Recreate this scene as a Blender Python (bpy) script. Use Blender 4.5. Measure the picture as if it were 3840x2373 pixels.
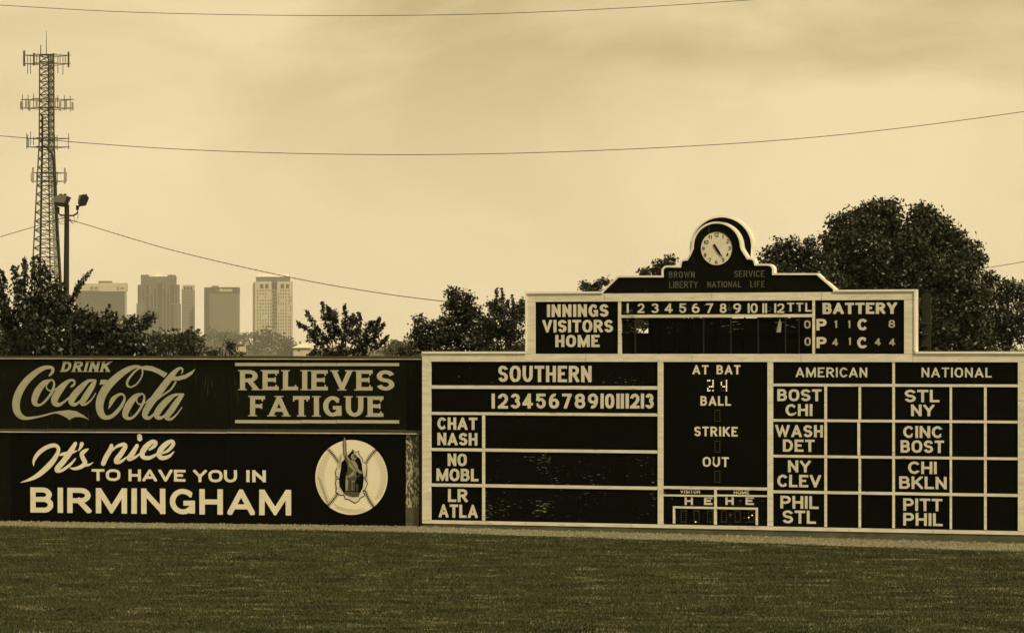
import bpy, bmesh, math, random
import numpy as np
random.seed(7)
rng = np.random.default_rng(7)
for o in list(bpy.data.objects): bpy.data.objects.remove(o)
S = bpy.context.scene
C = S.collection
R = math.radians

# ---------------------------------------------------------------- camera
F = 11700.0; HZ = 1320.0; H = 5.04          # focal length (photo px), horizon row, eye height
cd = bpy.data.cameras.new('camera'); cam = bpy.data.objects.new('camera', cd); C.objects.link(cam)
cam.location = (0, 0, H); cam.rotation_euler = (R(90), 0, 0)
cd.sensor_width = 36; cd.lens = 36*F/3840; cd.shift_y = (HZ-1186.5)/3840
cd.clip_start = 0.5; cd.clip_end = 20000
S.camera = cam
S.render.resolution_x = 1024; S.render.resolution_y = 632

# ---------------------------------------------------------------- sky, sun, exposure
SUN = (0.62, -0.78, 0.92)
sl = math.sqrt(sum(c*c for c in SUN)); SUN = tuple(c/sl for c in SUN)
elev = math.asin(SUN[2]); azim = math.atan2(SUN[0], SUN[1])
W = bpy.data.worlds.new('World'); S.world = W; W.use_nodes = True
wn, wl = W.node_tree.nodes, W.node_tree.links
wn.clear()
out = wn.new('ShaderNodeOutputWorld'); bg = wn.new('ShaderNodeBackground'); wl.new(bg.outputs[0], out.inputs[0])
bg.inputs['Strength'].default_value = 0.10
sky = wn.new('ShaderNodeTexSky'); sky.sky_type = 'NISHITA'; sky.sun_disc = False
sky.sun_elevation = elev; sky.sun_rotation = azim; sky.dust_density = 6; sky.air_density = 1.5
bw = wn.new('ShaderNodeRGBToBW'); wl.new(sky.outputs[0], bw.inputs[0])
toned = wn.new('ShaderNodeMix'); toned.data_type = 'RGBA'; toned.blend_type = 'MULTIPLY'; toned.inputs[0].default_value = 1
wl.new(bw.outputs[0], toned.inputs[6]); toned.inputs[7].default_value = (1.0, .82, .47, 1)
tc = wn.new('ShaderNodeTexCoord')
mp = wn.new('ShaderNodeMapping'); mp.inputs['Scale'].default_value = (8, 8, 15); mp.inputs['Location'].default_value = (1.3, .4, .2)
wl.new(tc.outputs['Generated'], mp.inputs[0])
nz = wn.new('ShaderNodeTexNoise'); nz.inputs['Scale'].default_value = 1.0; nz.inputs['Detail'].default_value = 9; nz.inputs['Roughness'].default_value = .58
nz.inputs['Distortion'].default_value = .6
wl.new(mp.outputs[0], nz.inputs['Vector'])
sx = wn.new('ShaderNodeSeparateXYZ'); wl.new(tc.outputs['Generated'], sx.inputs[0])
er = wn.new('ShaderNodeMapRange'); er.interpolation_type = 'SMOOTHSTEP'
er.inputs['From Min'].default_value = 0.0; er.inputs['From Max'].default_value = 0.17
wl.new(sx.outputs[2], er.inputs['Value'])
# cloud deck: bright haze at the skyline, thicker and greyer cloud above it
amt = wn.new('ShaderNodeMath'); amt.operation = 'MULTIPLY_ADD'; wl.new(er.outputs[0], amt.inputs[0]); amt.inputs[1].default_value = .75; amt.inputs[2].default_value = .17
sub = wn.new('ShaderNodeMapRange'); sub.inputs['From Min'].default_value = .36; sub.inputs['From Max'].default_value = .66
wl.new(nz.outputs[0], sub.inputs['Value'])
mulc = wn.new('ShaderNodeMath'); mulc.operation = 'MULTIPLY'; wl.new(sub.outputs[0], mulc.inputs[0]); wl.new(amt.outputs[0], mulc.inputs[1])
addc = wn.new('ShaderNodeMath'); addc.operation = 'MULTIPLY_ADD'; addc.use_clamp = True
wl.new(er.outputs[0], addc.inputs[0]); addc.inputs[1].default_value = .42; wl.new(mulc.outputs[0], addc.inputs[2])
cl = wn.new('ShaderNodeMix'); cl.data_type = 'RGBA'; wl.new(addc.outputs[0], cl.inputs[0])
cl.inputs[6].default_value = (11.3, 9.2, 5.5, 1); cl.inputs[7].default_value = (6.4, 4.9, 2.45, 1)
fin = wn.new('ShaderNodeMix'); fin.data_type = 'RGBA'; fin.inputs[0].default_value = .85
wl.new(toned.outputs[2], fin.inputs[6]); wl.new(cl.outputs[2], fin.inputs[7]); wl.new(fin.outputs[2], bg.inputs[0])
sd = bpy.data.lights.new('sun', 'SUN'); sd.energy = 3.2; sd.angle = R(3); sd.color = (1, .83, .5)
so = bpy.data.objects.new('sun', sd); C.objects.link(so); so.location = (60, -40, 80)
from mathutils import Vector
so.rotation_euler = Vector(SUN).to_track_quat('Z', 'Y').to_euler()
S.view_settings.view_transform = 'Standard'; S.view_settings.look = 'None'
S.view_settings.exposure = 0.0; S.view_settings.gamma = 1; S.view_settings.use_curve_mapping = False
S.cycles.volume_bounces = 1

# ---------------------------------------------------------------- helpers
def mat(name, col, rough=.75, vary=0., scale=3., bump=0., stretch=(1, 1, 1), flecks=None, spec=.3, detail=6, dark=None, bscale=None, coord='Object'):
    m = bpy.data.materials.new(name); m.use_nodes = True
    n, l = m.node_tree.nodes, m.node_tree.links
    b = n['Principled BSDF']; b.inputs['Roughness'].default_value = rough; b.inputs['Specular IOR Level'].default_value = spec
    b.inputs['Base Color'].default_value = (*col, 1)
    t = n.new('ShaderNodeTexCoord'); mp = n.new('ShaderNodeMapping'); mp.inputs['Scale'].default_value = stretch
    l.new(t.outputs[coord], mp.inputs[0])
    cur = None
    if vary:
        z = n.new('ShaderNodeTexNoise'); z.inputs['Scale'].default_value = scale; z.inputs['Detail'].default_value = detail; z.inputs['Roughness'].default_value = .65
        l.new(mp.outputs[0], z.inputs['Vector'])
        r = n.new('ShaderNodeMapRange'); r.inputs['From Min'].default_value = .3; r.inputs['From Max'].default_value = .7
        l.new(z.outputs[0], r.inputs['Value'])
        x = n.new('ShaderNodeMix'); x.data_type = 'RGBA'; l.new(r.outputs[0], x.inputs[0])
        d = dark or tuple(c*(1-vary) for c in col)
        x.inputs[6].default_value = (*d, 1); x.inputs[7].default_value = (*[min(1, c*(1+vary*.35)) for c in col], 1)
        cur = x.outputs[2]; l.new(cur, b.inputs['Base Color'])
    if flecks:   # (colour, scale, threshold, stretch)
        fc, fs, ft, fst = flecks
        mp2 = n.new('ShaderNodeMapping'); mp2.inputs['Scale'].default_value = fst; l.new(t.outputs[coord], mp2.inputs[0])
        z = n.new('ShaderNodeTexNoise'); z.inputs['Scale'].default_value = fs; z.inputs['Detail'].default_value = 3; l.new(mp2.outputs[0], z.inputs['Vector'])
        z2 = n.new('ShaderNodeTexNoise'); z2.inputs['Scale'].default_value = .9; l.new(t.outputs[coord], z2.inputs['Vector'])
        a = n.new('ShaderNodeMath'); a.operation = 'MULTIPLY_ADD'; l.new(z2.outputs[0], a.inputs[0]); a.inputs[1].default_value = .45; l.new(z.outputs[0], a.inputs[2])
        r = n.new('ShaderNodeMapRange'); r.inputs['From Min'].default_value = ft; r.inputs['From Max'].default_value = ft+.04
        l.new(a.outputs[0], r.inputs['Value'])
        x = n.new('ShaderNodeMix'); x.data_type = 'RGBA'; l.new(r.outputs[0], x.inputs[0])
        if cur: l.new(cur, x.inputs[6])
        else: x.inputs[6].default_value = (*col, 1)
        x.inputs[7].default_value = (*fc, 1); l.new(x.outputs[2], b.inputs['Base Color'])
    if bump:
        z = n.new('ShaderNodeTexNoise'); z.inputs['Scale'].default_value = bscale or scale*3; z.inputs['Detail'].default_value = 5; l.new(mp.outputs[0], z.inputs['Vector'])
        bu = n.new('ShaderNodeBump'); bu.inputs['Strength'].default_value = min(1, bump); bu.inputs['Distance'].default_value = .02
        l.new(z.outputs[0], bu.inputs['Height']); l.new(bu.outputs[0], b.inputs['Normal'])
    return m
def emit(name, col, s):
    m = bpy.data.materials.new(name); m.use_nodes = True; b = m.node_tree.nodes['Principled BSDF']
    b.inputs['Base Color'].default_value = (*col, 1); b.inputs['Emission Color'].default_value = (*col, 1); b.inputs['Emission Strength'].default_value = s
    return m

M = dict(
 white = mat('white_painted_wood', (.72,.71,.64), .6, .26, 1.6, .25, (1,1,5), ((.36,.37,.31), 4, .90, (.7,1,6))),
 rim = mat('white_painted_rim', (.80,.79,.72), .55, .12, 2.2, .1),
 black = mat('black_painted_boarding', (.0025,.0027,.0018), .65, .4, 2.0, .2, (1,1,4), ((.16,.155,.11), 9, .975, (1,1,7)), spec=.04),
 blackc = mat('clean_black_paint', (.0022,.0024,.0016), .6, .4, 2.0, .1, spec=.04),
 wornblack = mat('scuffed_black_boarding', (.0025,.0027,.0018), .65, .4, 2.0, .2, (1,1,4), ((.24,.235,.17), 8, .895, (.7,1,5)), spec=.04),
 wornblack2 = mat('lightly_scuffed_black_boarding', (.0025,.0027,.0018), .65, .4, 2.0, .2, (1,1,4), ((.28,.27,.2), 6, .925, (1,1,7)), spec=.04),
 crown = mat('streaked_black_crown', (.004,.004,.0028), .7, .5, 2.0, .1, (4,4,.6), ((.03,.03,.02), 1.6, .90, (4,4,.35)), spec=.05),
 letter = mat('cream_sign_paint', (.64,.63,.55), .6, .2, 3, 0, (1,1,1), ((.3,.3,.24), 14, 1.0, (1,1,2))),
 letter2 = mat('bright_sign_paint', (.72,.70,.60), .6, .16, 2.2, 0, (1,1,1), ((.42,.41,.33), 14, 1.02, (1,1,2))),
 faded = mat('faded_sign_paint', (.12,.12,.085), .7, .45, 5),
 script = mat('dull_green_cream_paint', (.36,.37,.29), .65, .22, 3, 0, (1,1,1), ((.16,.165,.12), 8, .97, (1,1,1))),
 relief = mat('sage_cream_paint', (.42,.42,.34), .65, .12, 3),
 upper = mat('dark_green_sheet', (.0048,.0052,.0022), .5, .5, 1.2, .1, (3,3,.7), ((.035,.036,.018), 4, .9, (6,6,.5)), spec=.08),
 lower = mat('black_lower_wall', (.0022,.0024,.0016), .6, .4, 1.5, .1, (1,1,1), ((.2,.2,.15), 16, 1.04, (1,1,1)), spec=.04),
 cap = mat('weathered_dark_timber', (.055,.055,.034), .6, .5, 2.5, .3, (1,1,8)),
 capedge = mat('pale_metal_edge', (.66,.65,.54), .4, .45, 1.2, 0, (1,1,1), spec=.5),
 concrete = mat('peeling_concrete', (.075,.076,.052), .85, .35, 4, .4, (1,1,.4), ((.36,.36,.27), 11, .74, (2.0,2.0,.9))),
 pad = mat('green_base_padding', (.085,.09,.052), .45, .55, 2.2, .8, (1,1,1.6), spec=.5, bscale=3),
 darkwood = mat('dark_stained_timber', (.02,.02,.012), .75, .4, 4, .3, (6,6,.5)),
 steel = mat('galvanised_tower_steel', (.075,.075,.055), .5, .3, 2, spec=.4),
 cable = mat('black_cable', (.012,.012,.01), .6),
 panelant = mat('pale_antenna_casing', (.30,.30,.24), .5, .1, 1),
 wire = mat('overhead_wire', (.03,.03,.025), .6),
 lampbox = mat('lamp_housing', (.012,.012,.01), .5),
 lampgrey = mat('grey_lamp_housing', (.14,.14,.11), .5),
 bulboff = mat('unlit_bulb', (.10,.10,.07), .25, spec=.5),
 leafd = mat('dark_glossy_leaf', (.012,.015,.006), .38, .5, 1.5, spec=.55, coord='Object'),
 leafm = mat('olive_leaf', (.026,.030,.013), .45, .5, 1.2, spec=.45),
 leaff = mat('distant_leaf', (.085,.09,.045), .6, .5, .15, spec=.3),  # paler leaf colour carries part of the distance haze
 bark = mat('dark_bark', (.03,.028,.02), .9, .4, 6, .5, (3,3,.6)),
 grass = mat('mown_turf', (.040,.046,.017), .9, .45, .9, .4, (1,1,1), ((.075,.078,.036), 1.6, .87, (1,1.3,1)), bscale=16, spec=.1),
 blade = mat('grass_blade', (.047,.055,.016), .5, .85, .8, 0, (.5,1.6,1), ((.19,.19,.11), 2.6, .845, (.3,1.5,1)), spec=.35, detail=4),
 gravel = mat('warning_track_gravel', (.06,.058,.038), .9, .7, 7, .8, bscale=22),
 stone = mat('pale_gravel_stone', (.29,.28,.20), .6, .92, 20),
 farground = mat('far_ground', (.05,.055,.03), .95, .4, .02),
 glassd = mat('tower_dark_glass', (.055,.06,.04), .3, .25, .05, 0, (1,1,8), spec=.5),
 pale = mat('pale_concrete_tower', (.50,.47,.37), .8, .12, .05),
 midtower = mat('brown_granite_tower', (.12,.115,.08), .7, .2, .06),
 midglass = mat('tower_window_glass', (.03,.032,.02), .5, .2, .1, spec=.5),
 rib = mat('tower_ribs', (.22,.205,.15), .75, .1, .1),
 band = mat('dark_tower_band', (.045,.047,.032), .5, .1, .1),
 gridface = mat('gridded_tower_face', (.22,.215,.15), .5, .15, .2),
 copper = mat('bright_roof_metal', (.75,.72,.62), .35, .1, .1),
 logo = mat('tower_logo_paint', (.16,.16,.12), .7),
 logow = mat('white_logo_paint', (.7,.7,.6), .6),
 ballw = mat('ball_cream', (.76,.72,.60), .65, .06, 1.5),
 hatch = mat('ball_shading_ink', (.28,.265,.19), .7),
 ink = mat('black_ink', (.003,.003,.002), .8, spec=.04),
 skin = mat('painted_bronze_light', (.30,.29,.21), .6, .25, 9),
 skin2 = mat('painted_bronze_mid', (.08,.077,.05), .6, .3, 9),
 skin3 = mat('painted_bronze_dark', (.05,.048,.03), .6, .3, 9),
 bulbon = emit('lit_bulb', (1, .88, .6), .55),
 sill = mat('clear_pale_wall', (.5,.48,.4), .8, .1, .3),
)

def tag(o, label=None, cat=None, group=None, kind=None):
    if label: o['label'] = label
    if cat: o['category'] = cat
    if group: o['group'] = group
    if kind: o['kind'] = kind
    return o
class MB:
    def __init__(s): s.v = []; s.f = []
    def add(s, vs, fs):
        b = len(s.v); s.v += [tuple(p) for p in vs]; s.f += [tuple(i+b for i in f) for f in fs]
    def box(s, x0, x1, y0, y1, z0, z1):
        s.add([(x0,y0,z0),(x1,y0,z0),(x1,y1,z0),(x0,y1,z0),(x0,y0,z1),(x1,y0,z1),(x1,y1,z1),(x0,y1,z1)],
              [(0,3,2,1),(4,5,6,7),(0,1,5,4),(1,2,6,5),(2,3,7,6),(3,0,4,7)])
    def tube(s, pts, rads, n=6, cap=True):
        pts = [Vector(p) for p in pts]; b = len(s.v)
        if not hasattr(rads, '__len__'): rads = [rads]*len(pts)
        for i, p in enumerate(pts):
            d = (pts[min(i+1, len(pts)-1)]-pts[max(i-1, 0)]).normalized()
            a = d.cross(Vector((0,0,1)) if abs(d.z) < .9 else Vector((1,0,0))).normalized(); c = d.cross(a)
            for k in range(n):
                t = 2*math.pi*k/n; s.v.append(tuple(p+(a*math.cos(t)+c*math.sin(t))*rads[i]))
        for i in range(len(pts)-1):
            for k in range(n):
                s.f.append((b+i*n+k, b+i*n+(k+1)%n, b+(i+1)*n+(k+1)%n, b+(i+1)*n+k))
        if cap:
            s.f.append(tuple(b+k for k in range(n))[::-1]); s.f.append(tuple(b+(len(pts)-1)*n+k for k in range(n)))
    def build(s, name, m, parent=None, loc=None, smooth=False):
        me = bpy.data.meshes.new(name); me.from_pydata(s.v, [], s.f); me.materials.append(m); me.update()
        if smooth: me.polygons.foreach_set('use_smooth', [True]*len(me.polygons))
        o = bpy.data.objects.new(name, me); C.objects.link(o)
        if parent: o.parent = parent
        if loc: o.location = loc
        return o
def empty(name, loc=(0,0,0), rz=0):
    o = bpy.data.objects.new(name, None); C.objects.link(o); o.location = loc; o.rotation_euler = (0,0,rz); o.empty_display_size = .3
    return o
def P(px, py, Y): return Vector(((px-1920)/F*Y, Y, H-(py-HZ)/F*Y))
def cpy(o, parent=None, loc=None, rot=None, label=None):
    c = o.copy(); C.objects.link(c)
    if parent: c.parent = parent
    if loc is not None: c.location = loc
    if rot is not None: c.rotation_euler = rot
    if label: c['label'] = label
    return c

class Plane:        # a vertical wall standing on the ground between two surveyed points
    def __init__(s, pa, ya, pb, yb, off=0):
        A = Vector(((pa-1920)/F*ya, ya)); B = Vector(((pb-1920)/F*yb, yb))
        s.d = (B-A).normalized(); s.n = Vector((-s.d.y, s.d.x))      # n points away from the camera
        s.o = A + s.n*off; s.rz = math.atan2(s.d.y, s.d.x)
    def Y(s, px):
        k = (px-1920)/F    # ray (k,1)*t = o + d*u
        den = k*s.d.y - s.d.x
        return (s.o.x*-s.d.y + s.o.y*s.d.x) / (s.d.x - k*s.d.y)
    def U(s, px):
        t = s.Y(px); return (Vector(((px-1920)/F*t, t))-s.o).dot(s.d)
    def V(s, px, py): return H-(py-HZ)/F*s.Y(px)
    def uv(s, px, py): return (s.U(px), s.V(px, py))
    def root(s, name): return empty(name, (s.o.x, s.o.y, 0), s.rz)

# ---------------------------------------------------------------- lettering
def arc(cx, cy, rx, ry, a0, a1, n=12):
    return [(cx+rx*math.cos(R(a0+(a1-a0)*i/n)), cy+ry*math.sin(R(a0+(a1-a0)*i/n))) for i in range(n+1)]
def sq(cx, cy, rx, ry, n=24, e=2.5):   # superellipse
    o = []
    for i in range(n):
        a = 2*math.pi*i/n; c, q = math.cos(a), math.sin(a)
        o.append((cx+rx*math.copysign(abs(c)**(2/e), c), cy+ry*math.copysign(abs(q)**(2/e), q)))
    return o
# each glyph: relative width, list of (mode, points); modes: e = ends extended by half a stroke, n = not, c = closed
G = {
'A': (.95, [('e',[(0,0),(.5,1),(1,0)]), ('n',[(.18,.27),(.82,.27)])]),
'B': (.82, [('e',[(0,0),(0,1)]), ('n',[(0,1),(.5,1)]+arc(.55,.765,.36,.235,80,-80,8)+[(.5,.53),(0,.53)]), ('n',[(0,.53),(.55,.53)]+arc(.6,.265,.4,.265,80,-80,8)+[(.55,0),(0,0)])]),
'C': (.85, [('n',[(1,.80)]+arc(.55,.5,.55,.5,38,322,22)+[(1,.20)])]),
'D': (.85, [('e',[(0,0),(0,1)]), ('n',[(0,1),(.4,1)]+arc(.45,.5,.55,.5,85,-85,14)+[(.4,0),(0,0)])]),
'E': (.75, [('e',[(0,0),(0,1)]), ('e',[(0,1),(1,1)]), ('n',[(0,.52),(.9,.52)]), ('e',[(0,0),(1,0)])]),
'F': (.72, [('e',[(0,0),(0,1)]), ('e',[(0,1),(1,1)]), ('n',[(0,.5),(.9,.5)])]),
'G': (.88, [('n',[(.98,.82)]+arc(.53,.5,.53,.5,40,338,22)), ('e',[(1,.05),(1,.42)]), ('n',[(1.05,.42),(.55,.42)])]),
'H': (.82, [('e',[(0,0),(0,1)]), ('e',[(1,0),(1,1)]), ('n',[(0,.5),(1,.5)])]),
'I': (0, [('e',[(.5,0),(.5,1)])]),
'K': (.88, [('e',[(0,0),(0,1)]), ('e',[(0.02,.35),(.95,1.05)]), ('e',[(.35,.58),(1,-.02)])]),
'L': (.70, [('e',[(0,0),(0,1)]), ('e',[(0,0),(1,0)])]),
'M': (1.1, [('e',[(0,0),(0,1)]), ('e',[(1,0),(1,1)]), ('e',[(0.03,1),(.5,.05),(.97,1)])]),
'N': (.85, [('e',[(0,0),(0,1)]), ('e',[(1,0),(1,1)]), ('n',[(0,1),(1,0)])]),
'O': (.92, [('c', sq(.5,.5,.5,.5))]),
'P': (.80, [('e',[(0,0),(0,1)]), ('n',[(0,1),(.55,1)]+arc(.6,.73,.4,.27,80,-80,8)+[(.55,.46),(0,.46)])]),
'R': (.86, [('e',[(0,0),(0,1)]), ('n',[(0,1),(.5,1)]+arc(.55,.745,.4,.255,80,-80,8)+[(.5,.49),(0,.49)]), ('e',[(.48,.49),(.98,0)])]),
'S': (.80, [('n',[(1,.80)]+arc(.5,.75,.5,.25,28,270,14)+arc(.5,.25,.5,.25,90,-152,14)[1:]+[(0,.20)])]),
'T': (.80, [('e',[(0,1),(1,1)]), ('e',[(.5,0),(.5,1)])]),
'U': (.84, [('e',[(0,1),(0,.42)]+arc(.5,.42,.5,.42,180,360,14)+[(1,1)])]),
'V': (.92, [('e',[(0,1),(.5,0),(1,1)])]),
'W': (1.3, [('e',[(0,1),(.26,0),(.5,.9),(.74,0),(1,1)])]),
'Y': (.90, [('e',[(0,1),(.5,.45)]), ('e',[(1,1),(.5,.45)]), ('e',[(.5,0),(.5,.5)])]),
'0': (.78, [('c', sq(.5,.5,.5,.5))]),
'1': (0, [('e',[(.5,0),(.5,1)])]),
'l': (.35, [('e',[(.8,0),(.8,1)]), ('n',[(.1,.74),(.8,1)])]),       # a one with its flag
'2': (.78, [('n',[(0,.72)]+arc(.5,.71,.5,.29,160,-20,12)+[(.82,.42),(0,.02)]), ('e',[(0,0),(1,0)])]),
'3': (.78, [('n',[(0,.80)]+arc(.48,.765,.46,.235,150,-90,12)), ('n',arc(.48,.265,.52,.265,90,-150,14)+[(0,.18)])]),
'4': (.82, [('e',[(.72,0),(.72,1)]), ('n',[(.72,1),(0,.28)]), ('e',[(0,.26),(1,.26)])]),
'5': (.78, [('e',[(.95,1),(.12,1)]), ('n',[(.12,1.05),(.05,.5)]), ('n',[(.05,.52)]+arc(.48,.32,.52,.32,125,-150,14)+[(0,.13)])]),
'6': (.80, [('c', sq(.5,.3,.5,.3,20,2.2)), ('n',[(.02,.34)]+arc(.6,.42,.6,.58,175,75,10))]),
'7': (.78, [('e',[(0,1),(1,1)]), ('e',[(.98,1),(.3,0)])]),
'8': (.78, [('c', sq(.5,.755,.44,.245,18,2.2)), ('c', sq(.5,.27,.5,.27,18,2.2))]),
'9': (.80, [('c', sq(.5,.7,.5,.3,20,2.2)), ('n',[(.98,.66)]+arc(.4,.58,.6,.58,-5,-105,10))]),
'a': (.8, [('c', sq(.45,.3,.45,.3,14,2.2)), ('e',[(1,0),(1,.6)])]),
't': (.5, [('e',[(.4,1),(.4,0),(.9,0)]), ('n',[(0,.65),(1,.65)])]),
'&': (.8, [('c', sq(.45,.75,.3,.25,12,2.2)), ('c', sq(.4,.25,.4,.25,12,2.2)), ('n',[(.3,.55),(1,0)])]),
}
SERIF = {  # (x, y) feet of slab serifs; arms: vertical ticks
'R': ([(0,0),(0,1),(1,0)],[]), 'E': ([(0,0),(0,1)],[(1,1,-1),(1,0,1),(.9,.52,0)]), 'L': ([(0,0),(0,1)],[(1,0,1)]), 'I': ([(.5,0),(.5,1)],[]),
'V': ([(0,1),(1,1),(.5,0)],[]), 'S': ([],[]), 'F': ([(0,0),(0,1)],[(1,1,-1),(.9,.5,0)]), 'A': ([(0,0),(1,0),(.5,1)],[]),
'T': ([(.5,0)],[(0,1,-1),(1,1,-1)]), 'G': ([],[]), 'U': ([(0,1),(1,1)],[]), 'D': ([(0,0),(0,1)],[]), 'N': ([(0,0),(0,1),(1,1),(1,0)],[]), 'K': ([(0,0),(0,1),(1,0),(1,1)],[]),
}
def clip(poly, x0, x1, y0, y1):
    for ax, lim, sg in ((0,x0,1),(0,x1,-1),(1,y0,1),(1,y1,-1)):
        o = []
        for i in range(len(poly)):
            a, b = poly[i-1], poly[i]
            da, db = (a[ax]-lim)*sg, (b[ax]-lim)*sg
            if (da >= 0) != (db >= 0):
                t = da/(da-db); o.append((a[0]+(b[0]-a[0])*t, a[1]+(b[1]-a[1])*t))
            if db >= 0: o.append(b)
        poly = o
        if len(poly) < 3: return []
    return poly
def ribbon(pts, ws, closed=False):      # mitred quads along a polyline
    P2 = [Vector(p) for p in pts]
    q = [P2[0]]; w2 = [ws[0]]
    for p, w in zip(P2[1:], ws[1:]):
        if (p-q[-1]).length > 1e-5: q.append(p); w2.append(w)
    if closed and (q[0]-q[-1]).length < 1e-5: q.pop(); w2.pop()
    n = len(q); L = []; Rr = []
    if n < 2: return []
    for i in range(n):
        a = (q[i]-q[i-1]) if (i > 0 or closed) else (q[1]-q[0])
        b = (q[(i+1)%n]-q[i]) if (i < n-1 or closed) else (q[-1]-q[-2])
        a.normalize(); b.normalize()
        na = Vector((-a.y, a.x)); nb = Vector((-b.y, b.x)); m = na+nb
        if m.length < 1e-4: m = na.copy()
        m.normalize(); k = 1/max(.33, m.dot(na))
        L.append(q[i]+m*w2[i]/2*k); Rr.append(q[i]-m*w2[i]/2*k)
    out = []
    for i in range(n if closed else n-1):
        j = (i+1)%n; out.append([tuple(L[i]), tuple(L[j]), tuple(Rr[j]), tuple(Rr[i])])
    return out
def flat(mb, poly, y, uvf=None):
    if len(poly) < 3: return
    ar = sum(poly[i-1][0]*poly[i][1]-poly[i][0]*poly[i-1][1] for i in range(len(poly)))
    if ar < 0: poly = poly[::-1]
    mb.add([(p[0], y, p[1]) for p in poly], [tuple(range(len(poly)))])
def glyph(mb, ch, x, yb, w, hb, sw, y0, serif=0, shear=0, jit=0, yt=1.0):
    y = 0.0; h = hb*yt        # horizontals come out 1/yt as thick as uprights
    polys = []
    layer = 0
    iw = max(0, w-sw); ih = h-sw
    mp = lambda p: (x+sw/2+p[0]*iw, y+sw/2+p[1]*ih)
    for mode, pts in G[ch][1]:
        q = [Vector(mp(p)) for p in pts]
        if mode == 'e':
            d0 = (q[0]-q[1]).normalized(); d1 = (q[-1]-q[-2]).normalized()
            q[0] = q[0]+d0*sw*(.55 if not serif else .5); q[-1] = q[-1]+d1*sw*.55
        if jit: q = [p+Vector((random.uniform(-jit,jit), random.uniform(-jit,jit))) for p in q]
        for r in ribbon(q, [sw]*len(q), mode == 'c'):
            r = clip(r, x-.001, x+w+.001, y, y+h)
            polys.append((r, layer))
        layer += 1
    if serif and ch in SERIF:
        t = sw*.30; e = sw*serif
        for (a, b) in SERIF[ch][0]:
            p = mp((a, b)); yy = y if b == 0 else y+h-t
            polys.append(([(p[0]-sw/2-e, yy),(p[0]+sw/2+e, yy),(p[0]+sw/2+e, yy+t),(p[0]-sw/2-e, yy+t)], layer))
        for (a, b, s_) in SERIF[ch][1]:
            p = mp((a, b)); L = h*.13
            yc = {1: (y, y+sw+L*.7), -1: (y+h-sw-L*.7, y+h), 0: (p[1]-sw/2-L*.35, p[1]+sw/2+L*.35)}[s_]
            xa = p[0]-t*.5 if a > 0 else p[0]-sw/2
            polys.append(([(xa, yc[0]),(xa+t, yc[0]),(xa+t, yc[1]),(xa, yc[1])], layer+1))
    for r, l in polys:
        if len(r) >= 3:
            r = [(p[0], yb+p[1]/yt) for p in r]
            if shear: r = [(p[0]+(p[1]-yb)*shear, p[1]) for p in r]
            flat(mb, r, y0-l*.0012)
def word(pl, root, txt, x0, x1, y0, y1, sw, m='letter', gap=None, serif=0, shear=0, d=-.006, thin=False, name='lettering', label=None, jit=.5, narrow=1., yt=1.22):
    """txt painted between photo columns x0..x1 and rows y0..y1 (read at the middle of the word)"""
    xm = (x0+x1)/2; u0, u1 = pl.U(x0), pl.U(x1); vb, vt = pl.V(xm, y1), pl.V(xm, y0)
    k = pl.Y(xm)/F; sww = sw*k; gp = (gap if gap is not None else sw*.45)*k
    Hh = vt-vb
    ws = []
    for c in txt:
        ws.append(None if c == ' ' else (sww if G[c][0] == 0 else G[c][0]*narrow))
    fixed = sum(sww for c in txt if c != ' ' and G[c][0] == 0)
    rel = sum(G[c][0] for c in txt if c != ' ' and G[c][0] > 0)
    nsp = txt.count(' '); ng = len(txt)-1
    wv = (u1-u0 - fixed - ng*gp - nsp*gp*2.2)
    kk = wv/rel if rel else 0
    mb = MB(); x = u0
    for c in txt:
        if c == ' ': x += gp*3.2; continue
        w = sww if G[c][0] == 0 else G[c][0]*kk
        glyph(mb, c, x, vb, w, Hh, sww, d, serif, shear, jit*k, yt); x += w+gp
    o = mb.build(name, M[m], root)
    if label: o['label'] = label
    return o
def brush(pl, strokes, ox, oy, sc, mb, d, step=.0012):
    """variable-width brush strokes; x, y, width in a grid of scale sc"""
    for li, st in enumerate(strokes):
        a = np.array(st, float); n = len(a); pts = []; ws = []
        for i in range(n-1):
            p0, p1, p2, p3 = a[max(i-1,0)], a[i], a[i+1], a[min(i+2,n-1)]
            for t in np.linspace(0, 1, 6, endpoint=False):
                q = .5*((2*p1)+(-p0+p2)*t+(2*p0-5*p1+4*p2-p3)*t*t+(-p0+3*p1-3*p2+p3)*t**3); pts.append(q[:2]); ws.append(max(1, q[2]))
        pts.append(a[-1][:2]); ws.append(a[-1][2])
        q = [pl.uv(ox+p[0]/sc, oy+p[1]/sc) for p in pts]; k = pl.Y(ox+a[0][0]/sc)/F/sc
        for r in ribbon(q, [w*k for w in ws]): flat(mb, r, d-li*step)
        for p, w in ((q[0], ws[0]), (q[-1], ws[-1])):
            flat(mb, [(p[0]+w*k*.5*math.cos(t*math.pi/4), p[1]+w*k*.5*math.sin(t*math.pi/4)) for t in range(8)], d-li*step-step*.4)
def poly_obj(pl, root, name, m, polys, ox, oy, sc, d, label=None):
    bm = bmesh.new()
    for j, poly in enumerate(polys):
        q = [pl.uv(ox+p[0]/sc, oy+p[1]/sc) for p in poly]
        ar = sum(q[i-1][0]*q[i][1]-q[i][0]*q[i-1][1] for i in range(len(q)))
        if ar < 0: q = q[::-1]
        f = bm.faces.new([bm.verts.new((p[0], d-j*.0004, p[1])) for p in q])
    bmesh.ops.triangulate(bm, faces=bm.faces[:])
    me = bpy.data.meshes.new(name); bm.to_mesh(me); bm.free(); me.materials.append(M[m])
    o = bpy.data.objects.new(name, me); C.objects.link(o); o.parent = root
    if label: o['label'] = label
    return o

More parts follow.
